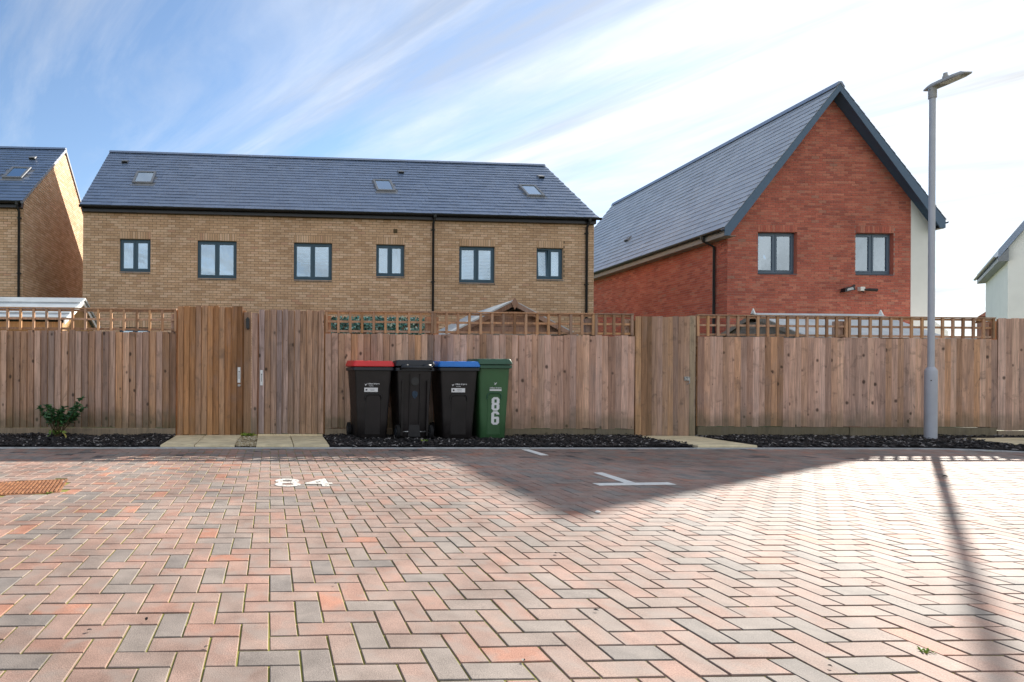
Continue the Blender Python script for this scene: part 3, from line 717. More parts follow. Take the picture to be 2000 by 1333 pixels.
        MB().tube([(0, bz(h * 0.8) - 0.004, h * 0.80), (0, bz(h * 0.8) + 0.004, h * 0.80)], 0.06, 20).build('moulded_disc', 'black', t_)
        drop = [(0.0, -0.065), (0.03, -0.03), (0.042, 0.005), (0.035, 0.035), (0.0, 0.05), (-0.035, 0.035), (-0.042, 0.005), (-0.03, -0.03)]
        MB().prism(drop, -0.001, 0.001).build('worn_sticker', simple('worn_sticker', (0.03, 0.055, 0.09), 0.6, 0.3, var=0.5, scale=30), t_, (0, bz(0.62 * h) + 0.003, 0.62 * h), (-math.atan(tan_), 0, 0))
    return t_, fy, decal_rot(), tan_


def logo(parent, s_, loc, rot, mat='sticker'):
    mb = MB()
    for a, l_, w_ in ((0.9, 1.0, 0.2), (2.3, 0.75, 0.18), (0.1, 0.55, 0.2), (1.7, 0.35, 0.22)):
        ca, sa = cos(a), sin(a); ox = -0.25 if a > 2 else 0.0
        p4 = [(-l_ / 2, -w_ / 2), (l_ / 2, -w_ / 2 * 0.4), (l_ / 2, w_ / 2 * 0.4), (-l_ / 2, w_ / 2)]
        mb.prism([((ox + x_ * ca - y_ * sa) * s_, (x_ * sa + y_ * ca) * s_) for x_, y_ in p4], 0, 0.0006 + 0.0001 * a, tf=lambda a_, c_, b_: (a_, b_, c_))
    return mb.build('emblem', mat, parent, loc, rot)


ZB = 0.05
def dress_dark(t_, fy, rot, tan_, dx=0.0):
    z = 0.70; st = MB().box(-0.098, 0.098, -0.03, 0.03, 0, 0.001).build('label_sticker', 'sticker', t_, (dx, fy(z) - 0.001, z), rot)
    MB().box(-0.08, -0.055, -0.012, 0.012, 0.001, 0.0016).build('symbol', 'ink', st)
    for k in range(2): MB().box(-0.02 + 0.01 * k, 0.05, 0.006 - 0.018 * k, 0.010 - 0.018 * k, 0.001, 0.0016).build('print_line', 'ink', st)
    z = 0.775; logo(t_, 0.038, (dx - 0.075, fy(z) - 0.001, z), rot)
    link('lettering', text_mesh('milton keynes', 0.031, 'sticker', 0.0008), t_, (dx + 0.035, fy(z + 0.012) - 0.001, z + 0.012), rot)
    link('lettering', text_mesh('recycling', 0.018, 'sticker', 0.0002), t_, (dx + 0.0, fy(z - 0.018) - 0.001, z - 0.018), rot)


b1 = wheeled_bin('black wheeled bin with a bright red lid, leftmost of the four', (1.455, 8.165, ZB), radians(3), 0.545, 0.425, 1.035, 'bin_dark', 'lid_red', 'bin_rim')
dress_dark(*b1, dx=-0.035)
b2 = wheeled_bin('dark brown wheeled bin turned backwards showing its wheels and axle', (2.06, 8.16, ZB), radians(181), 0.52, 0.40, 1.03, 'bin_dark', 'bin_rim', 'bin_rim', kind='back')
b3 = wheeled_bin('black wheeled bin with a bright blue lid beside the green bin', (2.715, 8.165, ZB), radians(-2), 0.545, 0.425, 1.035, 'bin_dark', 'lid_blue', 'bin_rim')
dress_dark(*b3, dx=-0.01)
b4 = wheeled_bin('slim green wheeled bin with white number 86', (3.235, 8.15, ZB), radians(-3), 0.455, 0.36, 1.075, 'bin_green', 'bin_green_lid', 'bin_green_lid', dt=0.54, db=0.43)
t_, fy, rot, tan_ = b4
def block_digit(ch, w_=0.112, h_=0.195, t1=0.040, c_=0.028):
    mb = MB(); W_, H_ = w_ / 2, h_ / 2; tf_ = lambda a, c2_, b2_: (a, b2_, c2_); d = 0.0015
    pr_ = lambda poly: mb.prism(poly, 0, d, tf=tf_)
    pr_([(-W_ + c_, -H_), (-W_ + t1, -H_), (-W_ + t1, H_), (-W_ + c_, H_), (-W_, H_ - c_), (-W_, 0.014 if ch == '8' else 0.0), (-W_ + (0.010 if ch == '8' else 0.0), 0.0), (-W_, -0.014 if ch == '8' else -0.001), (-W_, -H_ + c_)])
    if ch == '8': pr_([(W_ - c_, -H_), (W_, -H_ + c_), (W_, -0.014), (W_ - 0.010, 0.0), (W_, 0.014), (W_, H_ - c_), (W_ - c_, H_), (W_ - t1, H_), (W_ - t1, -H_)])
    else:
        pr_([(W_ - c_, -H_), (W_, -H_ + c_), (W_, 0.02 - c_ * 0.5), (W_ - c_ * 0.5, 0.02), (W_ - t1, 0.02), (W_ - t1, -H_)])
        pr_([(W_ - t1, 0.05), (W_, 0.05), (W_, H_ - c_), (W_ - c_, H_), (W_ - t1, H_)])
    for z0_, z1_ in ((-H_, -H_ + 0.032), (-0.016, 0.018), (H_ - 0.032, H_)): pr_([(-W_ + t1, z0_), (W_ - t1, z0_), (W_ - t1, z1_), (-W_ + t1, z1_)])
    return mb


for ch, z in (('8', 0.505), ('6', 0.302)): block_digit(ch).build('digit', 'sticker', t_, (0.02, fy(z) - 0.0085, z), rot)
logo(t_, 0.05, (0.02, fy(0.80) - 0.002, 0.80), rot)
link('lettering', text_mesh('milton keynes', 0.03, 'sticker', 0.0008), t_, (0.02, fy(0.735) - 0.001, 0.737), rot)
MB().box(-0.085, 0.085, -0.012, 0.012, 0, 0.001).build('label_sticker', 'sticker', t_, (0.02, fy(0.705) - 0.001, 0.705), rot)

# ================================================================== STREET LAMP
lp = thing('street_lamp', 'grey steel street lamp column with flat luminaire by the right fence', 'street lamp', (10.0, 8.04, 0.0))
smooth_by_angle(MB().tube([(0, 0, -0.05), (0, 0, 1.07), (0, 0, 1.09), (0, 0, 1.135)], [0.070, 0.070, 0.067, 0.042], 28).build('base_column', 'lamp_metal', lp), 30)
smooth_by_angle(MB().tube([(0, 0, 1.12), (0, 0, 5.25)], [0.038, 0.035], 24).build('shaft', 'lamp_metal', lp), 30)
ring = [(0.0722 * sin(a), -0.0722 * cos(a)) for a in [radians(-58 + k * 9) for k in range(9)]]
ring2 = [(0.0665 * sin(a), -0.0665 * cos(a)) for a in [radians(14 - k * 9) for k in range(9)]]
dr = MB().prism(ring + ring2, 0.42, 0.97, tf=lambda a, c_, b_: (a, b_, c_)).build('access_door', 'lamp_metal', lp); smooth_by_angle(dr, 30)
MB().tube([(-0.053, -0.046, 0.93), (-0.059, -0.052, 0.93)], 0.008, 8).build('lock', 'black', dr)
MB().tube([(0, 0, 5.21), (0, 0, 5.375)], 0.046, 20).build('spigot_clamp', 'lamp_head', lp)
for z in (5.25, 5.34): MB().tube([(-0.062, 0, z), (-0.04, 0, z)], 0.01, 6).build('bolt', 'steel', lp)
hd = [(-0.05, 0.11), (0.05, 0.11), (0.085, 0.03), (0.095, -0.10), (0.09, -0.30), (0.055, -0.40), (-0.055, -0.40), (-0.09, -0.30), (-0.095, -0.10), (-0.085, 0.03)]
head = MB(); head.loft([[(x_, y_, 5.37) for x_, y_ in hd], [(x_ * 1.02, y_ * 1.02, 5.39) for x_, y_ in hd], [(x_ * 0.7, y_ * 0.8 - 0.02, 5.432) for x_, y_ in hd]]); hdo = head.build('luminaire', 'lamp_head', lp, (0.04, 0, 0))
MB().box(-0.07, 0.07, -0.34, -0.12, 5.362, 5.369).build('lens', 'curtain', hdo)
MB().tube([(0, -0.16, 5.425), (0, -0.16, 5.462), (0, -0.16, 5.467), (0, -0.16, 5.505)], [0.032, 0.032, 0.024, 0.022], 14).build('photocell', 'lamp_head', lp)

# ================================================================== HOUSES
def wall_cells(mb, u0, u1, v0, v1, openings, tf, depth=0.3, n0=0.0):
    us = sorted({u0, u1, *[a for o_ in openings for a in (o_[0], o_[1])]}); vs = sorted({v0, v1, *[a for o_ in openings for a in (o_[2], o_[3])]})
    for i in range(len(us) - 1):
        for j in range(len(vs) - 1):
            cu, cv_ = (us[i] + us[i + 1]) / 2, (vs[j] + vs[j + 1]) / 2
            if any(a < cu < b_ and c_ < cv_ < d_ for a, b_, c_, d_ in openings): continue
            mb.box(us[i], us[i + 1], n0, n0 + depth, vs[j], vs[j + 1], tf=tf)


BR = dict(L=0.215, H=0.065, J=0.010)


def brickwork(parent, mat, u0, u1, v0, v1, openings, tf, rotz, clip=None, solo_fn=None, proud=0.006, soldiers=(), tone=None):
    """bricks standing proud of the mortar bed. tf(u, n, v) -> parent space; n < 0 is outwards"""
    rest_ = MB(); singles = []; row = 0; v = v0
    tone = tone or (lambda: random.triangular(0, 1, 0.5))
    blocked = list(openings) + [(a, b_, c_, c_ + 0.222) for a, b_, c_ in soldiers]
    while v + BR['H'] <= v1 + 1e-4:
        segs = [(u0, u1)]
        if clip:
            a, b_ = clip(v + 0.04); segs = [(max(u0, a), min(u1, b_))]
        for (a, b_, c_, d_) in blocked:
            if c_ < v + BR['H'] * 0.5 < d_:
                new = []
                for s0, s1 in segs:
                    if b_ <= s0 or a >= s1: new.append((s0, s1)); continue
                    if a > s0: new.append((s0, a))
                    if b_ < s1: new.append((b_, s1))
                segs = new
        off = 0.1125 if row % 2 else 0.0
        for s0, s1 in segs:
            k0 = math.floor((s0 - u0 - off) / 0.225); u = u0 + off + k0 * 0.225
            while u < s1:
                a, b_ = max(u, s0), min(u + BR['L'], s1)
                if b_ - a > 0.03:
                    if b_ - a > 0.2149 and solo_fn and solo_fn(a, v) and len(singles) < 300: singles.append((a, v))
                    else:
                        p_ = proud + U(-0.0015, 0.0015)
                        vs = [tf(a, 0, v), tf(b_, 0, v), tf(b_, 0, v + BR['H']), tf(a, 0, v + BR['H']), tf(a, -p_, v), tf(b_, -p_, v), tf(b_, -p_, v + BR['H']), tf(a, -p_, v + BR['H'])]
                        rest_.add(vs, [(0, 1, 5, 4), (1, 2, 6, 5), (2, 3, 7, 6), (3, 0, 4, 7), (4, 5, 6, 7)], tone())
                u += 0.225
        v += BR['H'] + BR['J']; row += 1
    for (a, b_, c_) in soldiers:
        n_ = round((b_ - a) / 0.075); pt = (b_ - a) / n_
        for k in range(n_):
            x0, x1 = a + k * pt + 0.005, a + (k + 1) * pt - 0.005; p_ = proud + U(-0.0015, 0.0015)
            vs = [tf(x0, 0, c_ + 0.004), tf(x1, 0, c_ + 0.004), tf(x1, 0, c_ + 0.215), tf(x0, 0, c_ + 0.215), tf(x0, -p_, c_ + 0.004), tf(x1, -p_, c_ + 0.004), tf(x1, -p_, c_ + 0.215), tf(x0, -p_, c_ + 0.215)]
            rest_.add(vs, [(0, 1, 5, 4), (1, 2, 6, 5), (2, 3, 7, 6), (3, 0, 4, 7), (4, 5, 6, 7)], tone())
    for (a, b_, c_, d_) in openings:
        for bx_ in ((a, a + 0.003, 0.0, 0.28, c_, d_), (b_ - 0.003, b_, 0.0, 0.28, c_, d_), (a + 0.003, b_ - 0.003, 0.0, 0.28, d_ - 0.003, d_)): rest_.box(*bx_, tone(), tf)
    tag(rest_.build('brickwork', mat, parent), kind='stuff')
    if singles:
        tv = [MB().box(0, BR['L'], -proud, 0, 0, BR['H'], tone()).mesh('brick', mat) for _ in range(14)]
        for a, v in singles: link('brick', random.choice(tv), parent, tf(a, 0, v), (0, 0, rotz))


def window(parent, u0, u1, v0, v1, tf, rotz, mat='frame', inset=0.075, blind=None, opened=False, curtain='curtain', casements=2, name='window'):
    """frame set into the opening; parts: sash, pane, sill, blind. Built in local space with -y outwards"""
    Wd, Hh = u1 - u0, v1 - v0; o = tf(u0, inset, v0)
    mb = MB(); F_ = 0.05
    mb.box(0, Wd, 0, 0.07, Hh - F_, Hh).box(0, Wd, 0, 0.07, 0.03, 0.03 + F_).box(0, F_, 0, 0.07, 0.03 + F_, Hh - F_).box(Wd - F_, Wd, 0, 0.07, 0.03 + F_, Hh - F_)
    if casements == 2: mb.box(Wd / 2 - 0.022, Wd / 2 + 0.022, 0.001, 0.069, 0.03 + F_, Hh - F_)
    w_ = mb.build(name, mat, parent, o, (0, 0, rotz))
    cells = [(F_, Wd / 2 - 0.022), (Wd / 2 + 0.022, Wd - F_)] if casements == 2 else [(F_, Wd - F_)]
    for ci, (a, b_) in enumerate(cells):
        z0, z1 = 0.03 + F_, Hh - F_; s_ = 0.048; w2, h2 = b_ - a, z1 - z0
        mb = MB().box(0, w2, -0.012, 0.045, 0, s_).box(0, w2, -0.012, 0.045, h2 - s_, h2).box(0, s_, -0.012, 0.045, s_, h2 - s_).box(w2 - s_, w2, -0.012, 0.045, s_, h2 - s_)
        ro = (radians(-4), 0, 0) if opened and ci == 0 else (0, 0, 0)
        mb.build('sash', mat, w_, (a, 0, z0) if not (opened and ci == 0) else (a, 0.06 * 0, z0 - 0.0), ro)
        MB().box(s_ + 0.001, w2 - s_ - 0.001, 0.014, 0.020, s_ + 0.001, h2 - s_ - 0.001).build('pane', 'glass', w_, (a, 0, z0), ro)
    MB().prism([(-0.06 - inset + 0.03, -0.012), (0.05, 0.028), (0.05, 0.0), (-0.06 - inset + 0.03, -0.026)], -0.01 + 0.012, Wd - 0.002, tf=lambda a_, c_, b_: (c_, a_, b_)).build('sill', mat, w_)
    mb = MB(); n_ = max(6, int(Wd / 0.09)); cw = Wd / n_
    z0 = 0.03 if blind is None else 0.03 + (Hh - 0.06) * (1 - blind)
    if blind:
        nb = int((Hh - z0) / 0.045)
        for k in range(nb):
            za = Hh - k * 0.045
            mb.add([(0.01, 0.15, za - 0.036), (Wd - 0.01, 0.15, za - 0.036), (Wd - 0.01, 0.185, za), (0.01, 0.185, za)], [(0, 1, 2, 3)])
        mb.box(0.01, Wd - 0.01, 0.15, 0.185, z0 - 0.03, z0)
    for k in range(0 if blind else n_):
        y0, y1 = (0.16, 0.19) if k % 2 else (0.19, 0.16)
        mb.add([(k * cw, y0, z0), ((k + 1) * cw, y1, z0), ((k + 1) * cw, y1, Hh), (k * cw, y0, Hh)], [(0, 1, 2, 3)])
    if curtain: mb.build('blind' if blind else 'curtain', curtain, w_, fix=False)
    MB().add([(-0.3, 1.2, -0.3), (Wd + 0.3, 1.2, -0.3), (Wd + 0.3, 1.2, Hh + 0.3), (-0.3, 1.2, Hh + 0.3)], [(0, 1, 2, 3)]).build('room_wall', 'soffit', w_, fix=False)
    return w_


def slates(parent, u0, u1, length, tf, rot_fn, skip=(), solo_fn=None, gauge=0.222, wd=0.30, lift=0.013, mat='slate'):
    """overlapping slates on a slope. tf(u, s, n): u along the eaves, s up the slope, n off the roof"""
    rest_ = MB(); singles = []; s = -0.02; row = 0
    tn = lambda: random.triangular(0, 1, 0.5)
    while s < length - 0.03:
        off = -wd / 2 if row % 2 else 0.0; u = u0 + off; s1 = min(s + gauge + 0.03, length)
        while u < u1:
            a, b_ = max(u, u0) + 0.0015, min(u + wd, u1) - 0.0015
            if b_ - a > 0.03 and not any(x0 < (a + b_) / 2 < x1 and y0 < s + gauge / 2 < y1 for x0, x1, y0, y1 in skip):
                full = b_ - a > wd - 0.004 and s1 - s > gauge + 0.029
                if full and solo_fn and solo_fn(a, s) and len(singles) < 300: singles.append((a, s))
                else:
                    h0, h1 = lift + U(0.003, 0.012), 0.003
                    vs = [tf(a, s, 0), tf(b_, s, 0), tf(b_, s1, 0), tf(a, s1, 0), tf(a, s, h0), tf(b_, s, h0), tf(b_, s1, h1), tf(a, s1, h1)]
                    rest_.add(vs, [(0, 1, 5, 4), (1, 2, 6, 5), (3, 0, 4, 7), (4, 5, 6, 7)], tn())
            u += wd
        s += gauge; row += 1
    tag(rest_.build('slating', mat, parent), kind='stuff')
    if singles:
        tv = []
        o_ = Vector(tf(0, 0, 0))
        for _ in range(12):
            h0 = lift + U(0.003, 0.007); w2 = wd - 0.003; g2 = gauge + 0.03
            loc = [(0, 0, 0), (w2, 0, 0), (w2, g2, 0), (0, g2, 0), (0, 0, h0), (w2, 0, h0), (w2, g2, 0.003), (0, g2, 0.003)]
            vs = [tuple(Vector(tf(*p_)) - o_) for p_ in loc]
            me = MB().add(vs, [(0, 1, 5, 4), (1, 2, 6, 5), (3, 0, 4, 7), (4, 5, 6, 7)], tn()).mesh('slate', mat); fix_normals(me); tv.append(me)
        for a, s in singles: link('slate', random.choice(tv), parent, tf(a, s, 0))


def skylight(parent, tf, u0, u1, s0, s1, h=0.07):
    fr_ = MB(); t2 = lambda a, c_, b_: tf(a, b_, c_)     # box coords: a=u, y=n, z=s
    e = 0.07
    for (a, b_, c_, d_) in ((u0, u1, s0, s0 + e), (u0, u1, s1 - e, s1), (u0, u0 + e, s0 + e, s1 - e), (u1 - e, u1, s0 + e, s1 - e)): fr_.box(a, b_, -0.03, h, c_, d_, tf=t2)
    sk = fr_.build('skylight', 'lead', parent)
    MB().box(u0 + e, u1 - e, h - 0.03, h - 0.02, s0 + e, s1 - e, tf=t2).build('pane', 'glass', sk)
    MB().box(u0 + e, u1 - e, h - 0.075, h - 0.07, s0 + e, s1 - e, tf=t2).build('blind', 'curtain', sk)
    MB().box(u0 - 0.05, u1 + 0.05, 0.004, 0.018, s0 - 0.14, s0, tf=t2).build('flashing', 'lead', sk)


def roof_vent(parent, tf, u, s, w_=0.2):
    t2 = lambda a, c_, b_: tf(a, b_, c_)
    MB().add([t2(u - w_ / 2, 0.0, s), t2(u + w_ / 2, 0.0, s), t2(u + w_ / 2, 0.0, s + 0.24), t2(u - w_ / 2, 0.0, s + 0.24), t2(u - w_ / 2, 0.09, s + 0.02), t2(u + w_ / 2, 0.09, s + 0.02), t2(u + w_ / 2, 0.05, s + 0.22), t2(u - w_ / 2, 0.05, s + 0.22)], BOXF).build('roof_vent', 'lead', parent)
    MB().box(u - w_ / 2 + 0.01, u + w_ / 2 - 0.01, 0.015, 0.075, s - 0.004, s + 0.01, tf=t2).build('roof_vent_grille', 'black', parent)


HALF = [(0.062 * cos(a), 0.062 * sin(a)) for a in [pi + k * pi / 8 for k in range(9)]]
GUT = HALF + [(x_ * 0.86, y_ * 0.86) for x_, y_ in reversed(HALF)]


def terrace(label, O, rz, length, wins, drain, sky_l, vents, wall_mat='brick_buff', mortar='mortar_buff', ridge_y=3.1, ridge_z=8.85, solo_b=None, solo_s=None, left_gable=True, right_gable=True, gable_r_window=False, wallvent=None, gutter_ends=(-0.06, 0.1)):
    h = thing('terraced_house' if length > 12 else 'house', label, 'house', O, rz)
    tf = lambda u, n_, v: (u, n_, v)
    WT = 5.90
    ops = [(a, b_, c_, d_) for a, b_, c_, d_, *_ in wins]
    mb = MB(); wall_cells(mb, 0, length, -0.1, WT, ops, tf); wl = mb.build('front_wall', mortar, h)
    D = ridge_y * 2
    brickwork(wl, wall_mat, 0, length, 0.025, WT, ops, tf, 0, solo_fn=solo_b, soldiers=[(a, b_, d_) for a, b_, c_, d_, *_ in wins if d_ < 5.3])
    slope = (ridge_z - 5.98) / (ridge_y + 0.18); zr = lambda y: 5.98 + slope * (y + 0.18) if y < ridge_y else 5.98 + slope * (2 * ridge_y - y + 0.18)
    gpoly = [(0.3, -0.1), (D, -0.1), (D, zr(D) - 0.10), (ridge_y, ridge_z - 0.10), (0.3, zr(0.3) - 0.10)]
    for xx, side in ((0.0, -1), (length, 1)):
        t3 = (lambda a, c_, b_: (c_, a, b_)); d0, d1 = (0.0, 0.3) if side < 0 else (length - 0.3, length)
        gw = MB().prism(gpoly, d0, d1, tf=t3).build('gable_wall', mortar, h)
        clip = lambda v: (0.0, D) if v < 5.8 else ((v + 0.12 - 5.98) / slope - 0.18, 2 * ridge_y + 0.18 - (v + 0.12 - 5.98) / slope)
        if side > 0: brickwork(gw, wall_mat, 0.0, D, 0.02, ridge_z - 0.2, [], lambda u, n_, v: (length - n_, u, v), pi / 2, clip=clip)
        else: brickwork(gw, wall_mat, 0.0, D, 0.02, ridge_z - 0.2, [], lambda u, n_, v: (n_, u, v), -pi / 2, clip=clip)
    MB().box(0.3, length - 0.3, D - 0.3, D, -0.1, 5.85).build('back_wall', mortar, h)
    # roof: two thick slopes, slates on both
    yv0, yv1 = -0.05, length + 0.05
    prof = [(-0.18, 5.98), (ridge_y, ridge_z), (D + 0.18, 5.98), (D + 0.18, 5.90), (ridge_y, ridge_z - 0.10), (-0.18, 5.90)]
    rf = MB().prism([prof[0], prof[1], prof[4], prof[5]], yv0, yv1, tf=lambda a, c_, b_: (c_, a, b_)).prism([prof[1], prof[2], prof[3], prof[4]], yv0, yv1, tf=lambda a, c_, b_: (c_, a, b_)).build('roof', 'lead', h)
    sl_ = sqrt(1 + slope * slope); cs, sn = 1 / sl_, slope / sl_; RL = (ridge_y + 0.18) * sl_
    tfr = lambda u, s, n_: (u, -0.18 + s * cs - n_ * sn, 5.98 + s * sn + n_ * cs)
    tfb = lambda u, s, n_: (u, D + 0.18 - s * cs + n_ * sn, 5.98 + s * sn + n_ * cs)
    slates(rf, yv0, yv1, RL, tfr, None, skip=[(a - 0.02, b_ + 0.02, c_, d_) for a, b_, c_, d_ in sky_l], solo_fn=solo_s)
    slates(rf, yv0, yv1, RL, tfb, None)
    for a in sky_l: skylight(rf, tfr, *a)
    for u, s in vents: roof_vent(rf, tfr, u, s)
    k = 0; x_ = yv0
    while x_ < yv1 - 0.05:
        x2 = min(x_ + 0.45, yv1)
        MB().prism([(ridge_y - 0.13, ridge_z - 0.055), (ridge_y - 0.04, ridge_z + 0.045), (ridge_y + 0.04, ridge_z + 0.045), (ridge_y + 0.13, ridge_z - 0.055), (ridge_y, ridge_z + 0.01)], x_ + 0.003, x2 - 0.003, tf=lambda a, c_, b_: (c_, a, b_)).build('ridge_tile', 'slate', rf); x_ = x2
    MB().box(-0.0, length, -0.13, -0.012, 5.80, 5.965).build('fascia', 'black', h)
    gy = -0.205; gz_ = 5.955
    MB().prism([(gy + a, gz_ + b_) for a, b_ in GUT], gutter_ends[0], length + gutter_ends[1], tf=lambda a, c_, b_: (c_, a, b_)).build('gutter', 'black', h)
    for u in drain:
        p_ = MB().tube([(u, gy, 5.92), (u, gy, 5.84), (u, -0.06, 5.70), (u, -0.06, 0.0)], 0.036, 10).build('downpipe', 'black', h); smooth_by_angle(p_, 50)
        MB().tube([(u, gy, 5.945), (u, gy, 5.85)], [0.065, 0.05], 10).build('outlet', 'black', p_)
        for z in (5.5, 3.9, 2.4): MB().box(u - 0.055, u + 0.055, -0.075, -0.001, z, z + 0.035).build('bracket', 'black', p_)
    for a, b_, c_, d_, *ex in wins:
        kw = ex[0] if ex else {}
        window(h, a + 0.004, b_ - 0.004, c_ + 0.004, d_ - 0.004, tf, 0, **kw)
    if wallvent:
        MB().box(wallvent[0] - 0.06, wallvent[0] + 0.06, -0.018, -0.001, wallvent[1] - 0.06, wallvent[1] + 0.06).build('wall_vent', 'stem', h)
    return h


BL = dict(blind=0.5)
NC = dict(curtain=None)
twins = [(1.06, 1.97, 4.05, 5.05), (3.35, 4.525, 3.90, 5.05, NC), (6.245, 7.42, 3.90, 5.05, BL), (8.77, 9.66, 4.05, 5.05, NC), (11.365, 12.51, 3.90, 5.05, dict(blind=0.86)), (13.83, 14.70, 4.05, 5.05, dict(opened=True)),
         (1.06, 1.97, 1.2, 2.42), (6.2, 8.0, 0.15, 2.3), (11.3, 13.1, 0.15, 2.3)]
terrace('long buff brick terrace with blue grey slate roof and three skylights', (-5.56, 16.7, 0), radians(1.4), 15.68, twins, (10.53, 15.42),
        [(1.19, 1.82, 1.6, 2.53), (8.98, 9.6, 1.52, 2.42), (13.97, 14.57, 1.45, 2.34)], [(0.65, 3.3), (10.09, 3.1), (15.09, 3.06)],
        solo_b=lambda u, v: 4.2 < u < 8.6 and 2.15 < v < 3.5, solo_s=lambda u, s: 3.0 < u < 9.0 and s < 3.0, wallvent=(9.36, 5.46))
terrace('buff brick house with sunlit gable end at the left edge', (-7.19 - 9.0, 16.5 - 0.05, 0), 0.0, 9.0, [(6.2, 7.1, 4.05, 5.05), (2.5, 3.7, 3.9, 5.05)], (8.9,),
        [(7.9, 8.5, 1.6, 2.5), (3.0, 3.6, 1.6, 2.5)], [(8.25, 3.3)], gutter_ends=(-0.06, 0.02), ridge_y=3.2)

# ---- red brick house with its gable towards the yard
RH = thing('house', 'red brick house with steep slate roof and blue barge boards', 'house', (13.875, 16.4, 0), radians(-1.5))
RW, RL_, AX, AZ, SLP = 6.2, 11.0, 3.1, 9.85, 1.25
BX = 5.66                                            # brick up to here, white render beyond
idt = lambda u, n_, v: (u, n_, v)
rw = [(0.93, 2.15, 4.20, 5.475), (3.95, 5.14, 4.20, 5.475)]
mb = MB(); wall_cells(mb, 0, BX, -0.1, 5.7, rw, idt); mb.box(BX, RW, 0.0, 0.3, -0.1, 5.7)
zt = lambda x_: AZ - SLP * abs(x_ - AX) - 0.12
mb.prism([(0, 5.7), (RW, 5.7), (RW, zt(RW)), (AX, zt(AX)), (0, zt(0))], 0.0, 0.3)
gw = mb.build('gable_wall', 'mortar_red', RH)
clip = lambda v: (0.0, RW) if v < 5.6 else (AX - (AZ - 0.13 - v) / SLP, AX + (AZ - 0.13 - v) / SLP)
brickwork(gw, 'brick_red', 0, BX, 0.0, 9.66, rw, idt, 0, clip=clip, solo_fn=lambda u, v: u < 3.4 and 2.1 < v < 4.1, soldiers=[(a, b_, d_) for a, b_, c_, d_ in rw])
MB().prism([(BX, 0.0), (RW, 0.0), (RW, zt(RW)), (BX, zt(BX))], -0.016, -0.001).build('render_strip', 'render', RH)
sw = MB(); t3 = lambda a, c_, b_: (c_, a, b_)
sw.box(0.0, 0.3, 0.3, RL_, -0.1, 5.7); swo = sw.build('side_wall', 'mortar_red', RH)
brickwork(swo, 'brick_red', 0, RL_, 0.02, 5.48, [], lambda u, n_, v: (n_, u, v), -pi / 2)
MB().box(RW - 0.3, RW, 0.3, RL_, -0.1, 5.7).build('side_wall', 'render', RH)
MB().prism([(0.3, -0.1), (RW - 0.3, -0.1), (RW - 0.3, 5.7), (0.3, 5.7)], RL_ - 0.3, RL_).prism([(0.3, 5.71), (RW - 0.3, 5.71), (AX, zt(AX) - 0.2)], RL_ - 0.3, RL_).build('back_wall', 'mortar_red', RH)
E0 = -0.36; ez = AZ - SLP * (AX - E0)
prL = [(E0, ez), (AX, AZ), (AX, AZ - 0.13), (E0, ez - 0.11)]; ER = 6.33; er = AZ - SLP * (ER - AX); prR = [(ER, er), (AX, AZ), (AX, AZ - 0.13), (ER, er - 0.11)]
rf = MB().prism(prL, -0.33, RL_ + 0.15).prism(prR, -0.33, RL_ + 0.15).build('roof', 'lead', RH)
sl_ = sqrt(1 + SLP * SLP); cs, sn = 1 / sl_, SLP / sl_; RLn = (AX - E0) * sl_
tL = lambda u, s, n_: (E0 + s * cs - n_ * sn, -u, ez + s * sn + n_ * cs)
tR = lambda u, s, n_: (ER - s * cs + n_ * sn, u, er + s * sn + n_ * cs)
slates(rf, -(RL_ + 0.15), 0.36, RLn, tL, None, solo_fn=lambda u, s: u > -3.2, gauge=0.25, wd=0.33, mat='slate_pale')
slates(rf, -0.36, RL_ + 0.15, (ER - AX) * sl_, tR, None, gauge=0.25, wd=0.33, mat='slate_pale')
y_ = -0.36
while y_ < RL_ + 0.1:
    MB().prism([(AX - 0.15, AZ - 0.11), (AX - 0.05, AZ + 0.055), (AX + 0.05, AZ + 0.055), (AX + 0.15, AZ - 0.11), (AX, AZ + 0.012)], y_ + 0.003, min(y_ + 0.45, RL_ + 0.15) - 0.003).build('ridge_tile', 'slate', rf); y_ += 0.45
roof_vent(rf, tL, -5.84, 1.40, 0.22)
for sgn in (-1, 1):
    X_ = lambda a: AX + sgn * a
    wdt, ze = (AX - E0, ez) if sgn < 0 else (ER - AX, er); ov = wdt - AX
    MB().prism([(X_(0), AZ - 0.02), (X_(wdt), ze - 0.02), (X_(wdt), ze - 0.26), (X_(wdt - 0.17), ze - 0.26), (X_(wdt - 0.17), ze - 0.225), (X_(0), AZ - 0.235)], -0.352, -0.325).build('barge_board', 'barge', RH)
    MB().prism([(X_(0.0), AZ - 0.16), (X_(wdt), ze - 0.145), (X_(wdt), ze - 0.17), (X_(0.0), AZ - 0.19)], -0.322, -0.02).build('verge_soffit', 'barge', RH)
    MB().box(min(X_(wdt), X_(wdt - ov - 0.001)), max(X_(wdt), X_(wdt - ov - 0.001)), -0.322, RL_, ze - 0.27, ze - 0.255).build('eaves_soffit', 'soffit', RH)
    MB().box(min(X_(wdt), X_(wdt - 0.02)), max(X_(wdt), X_(wdt - 0.02)), -0.322, RL_, ze - 0.253, ze - 0.12).build('fascia', 'black' if sgn > 0 else 'soffit', RH)
    MB().prism([(X_(wdt + 0.065) + a, ze - 0.06 + b_) for a, b_ in GUT], -0.33, RL_ + 0.1).build('gutter', 'black', RH)
dp = smooth_by_angle(MB().tube([(E0 - 0.065, 0.45, ez - 0.1), (E0 - 0.065, 0.45, ez - 0.22), (-0.06, 0.45, ez - 0.42), (-0.06, 0.45, 0.0)], 0.038, 10).build('downpipe', 'black', RH), 50)
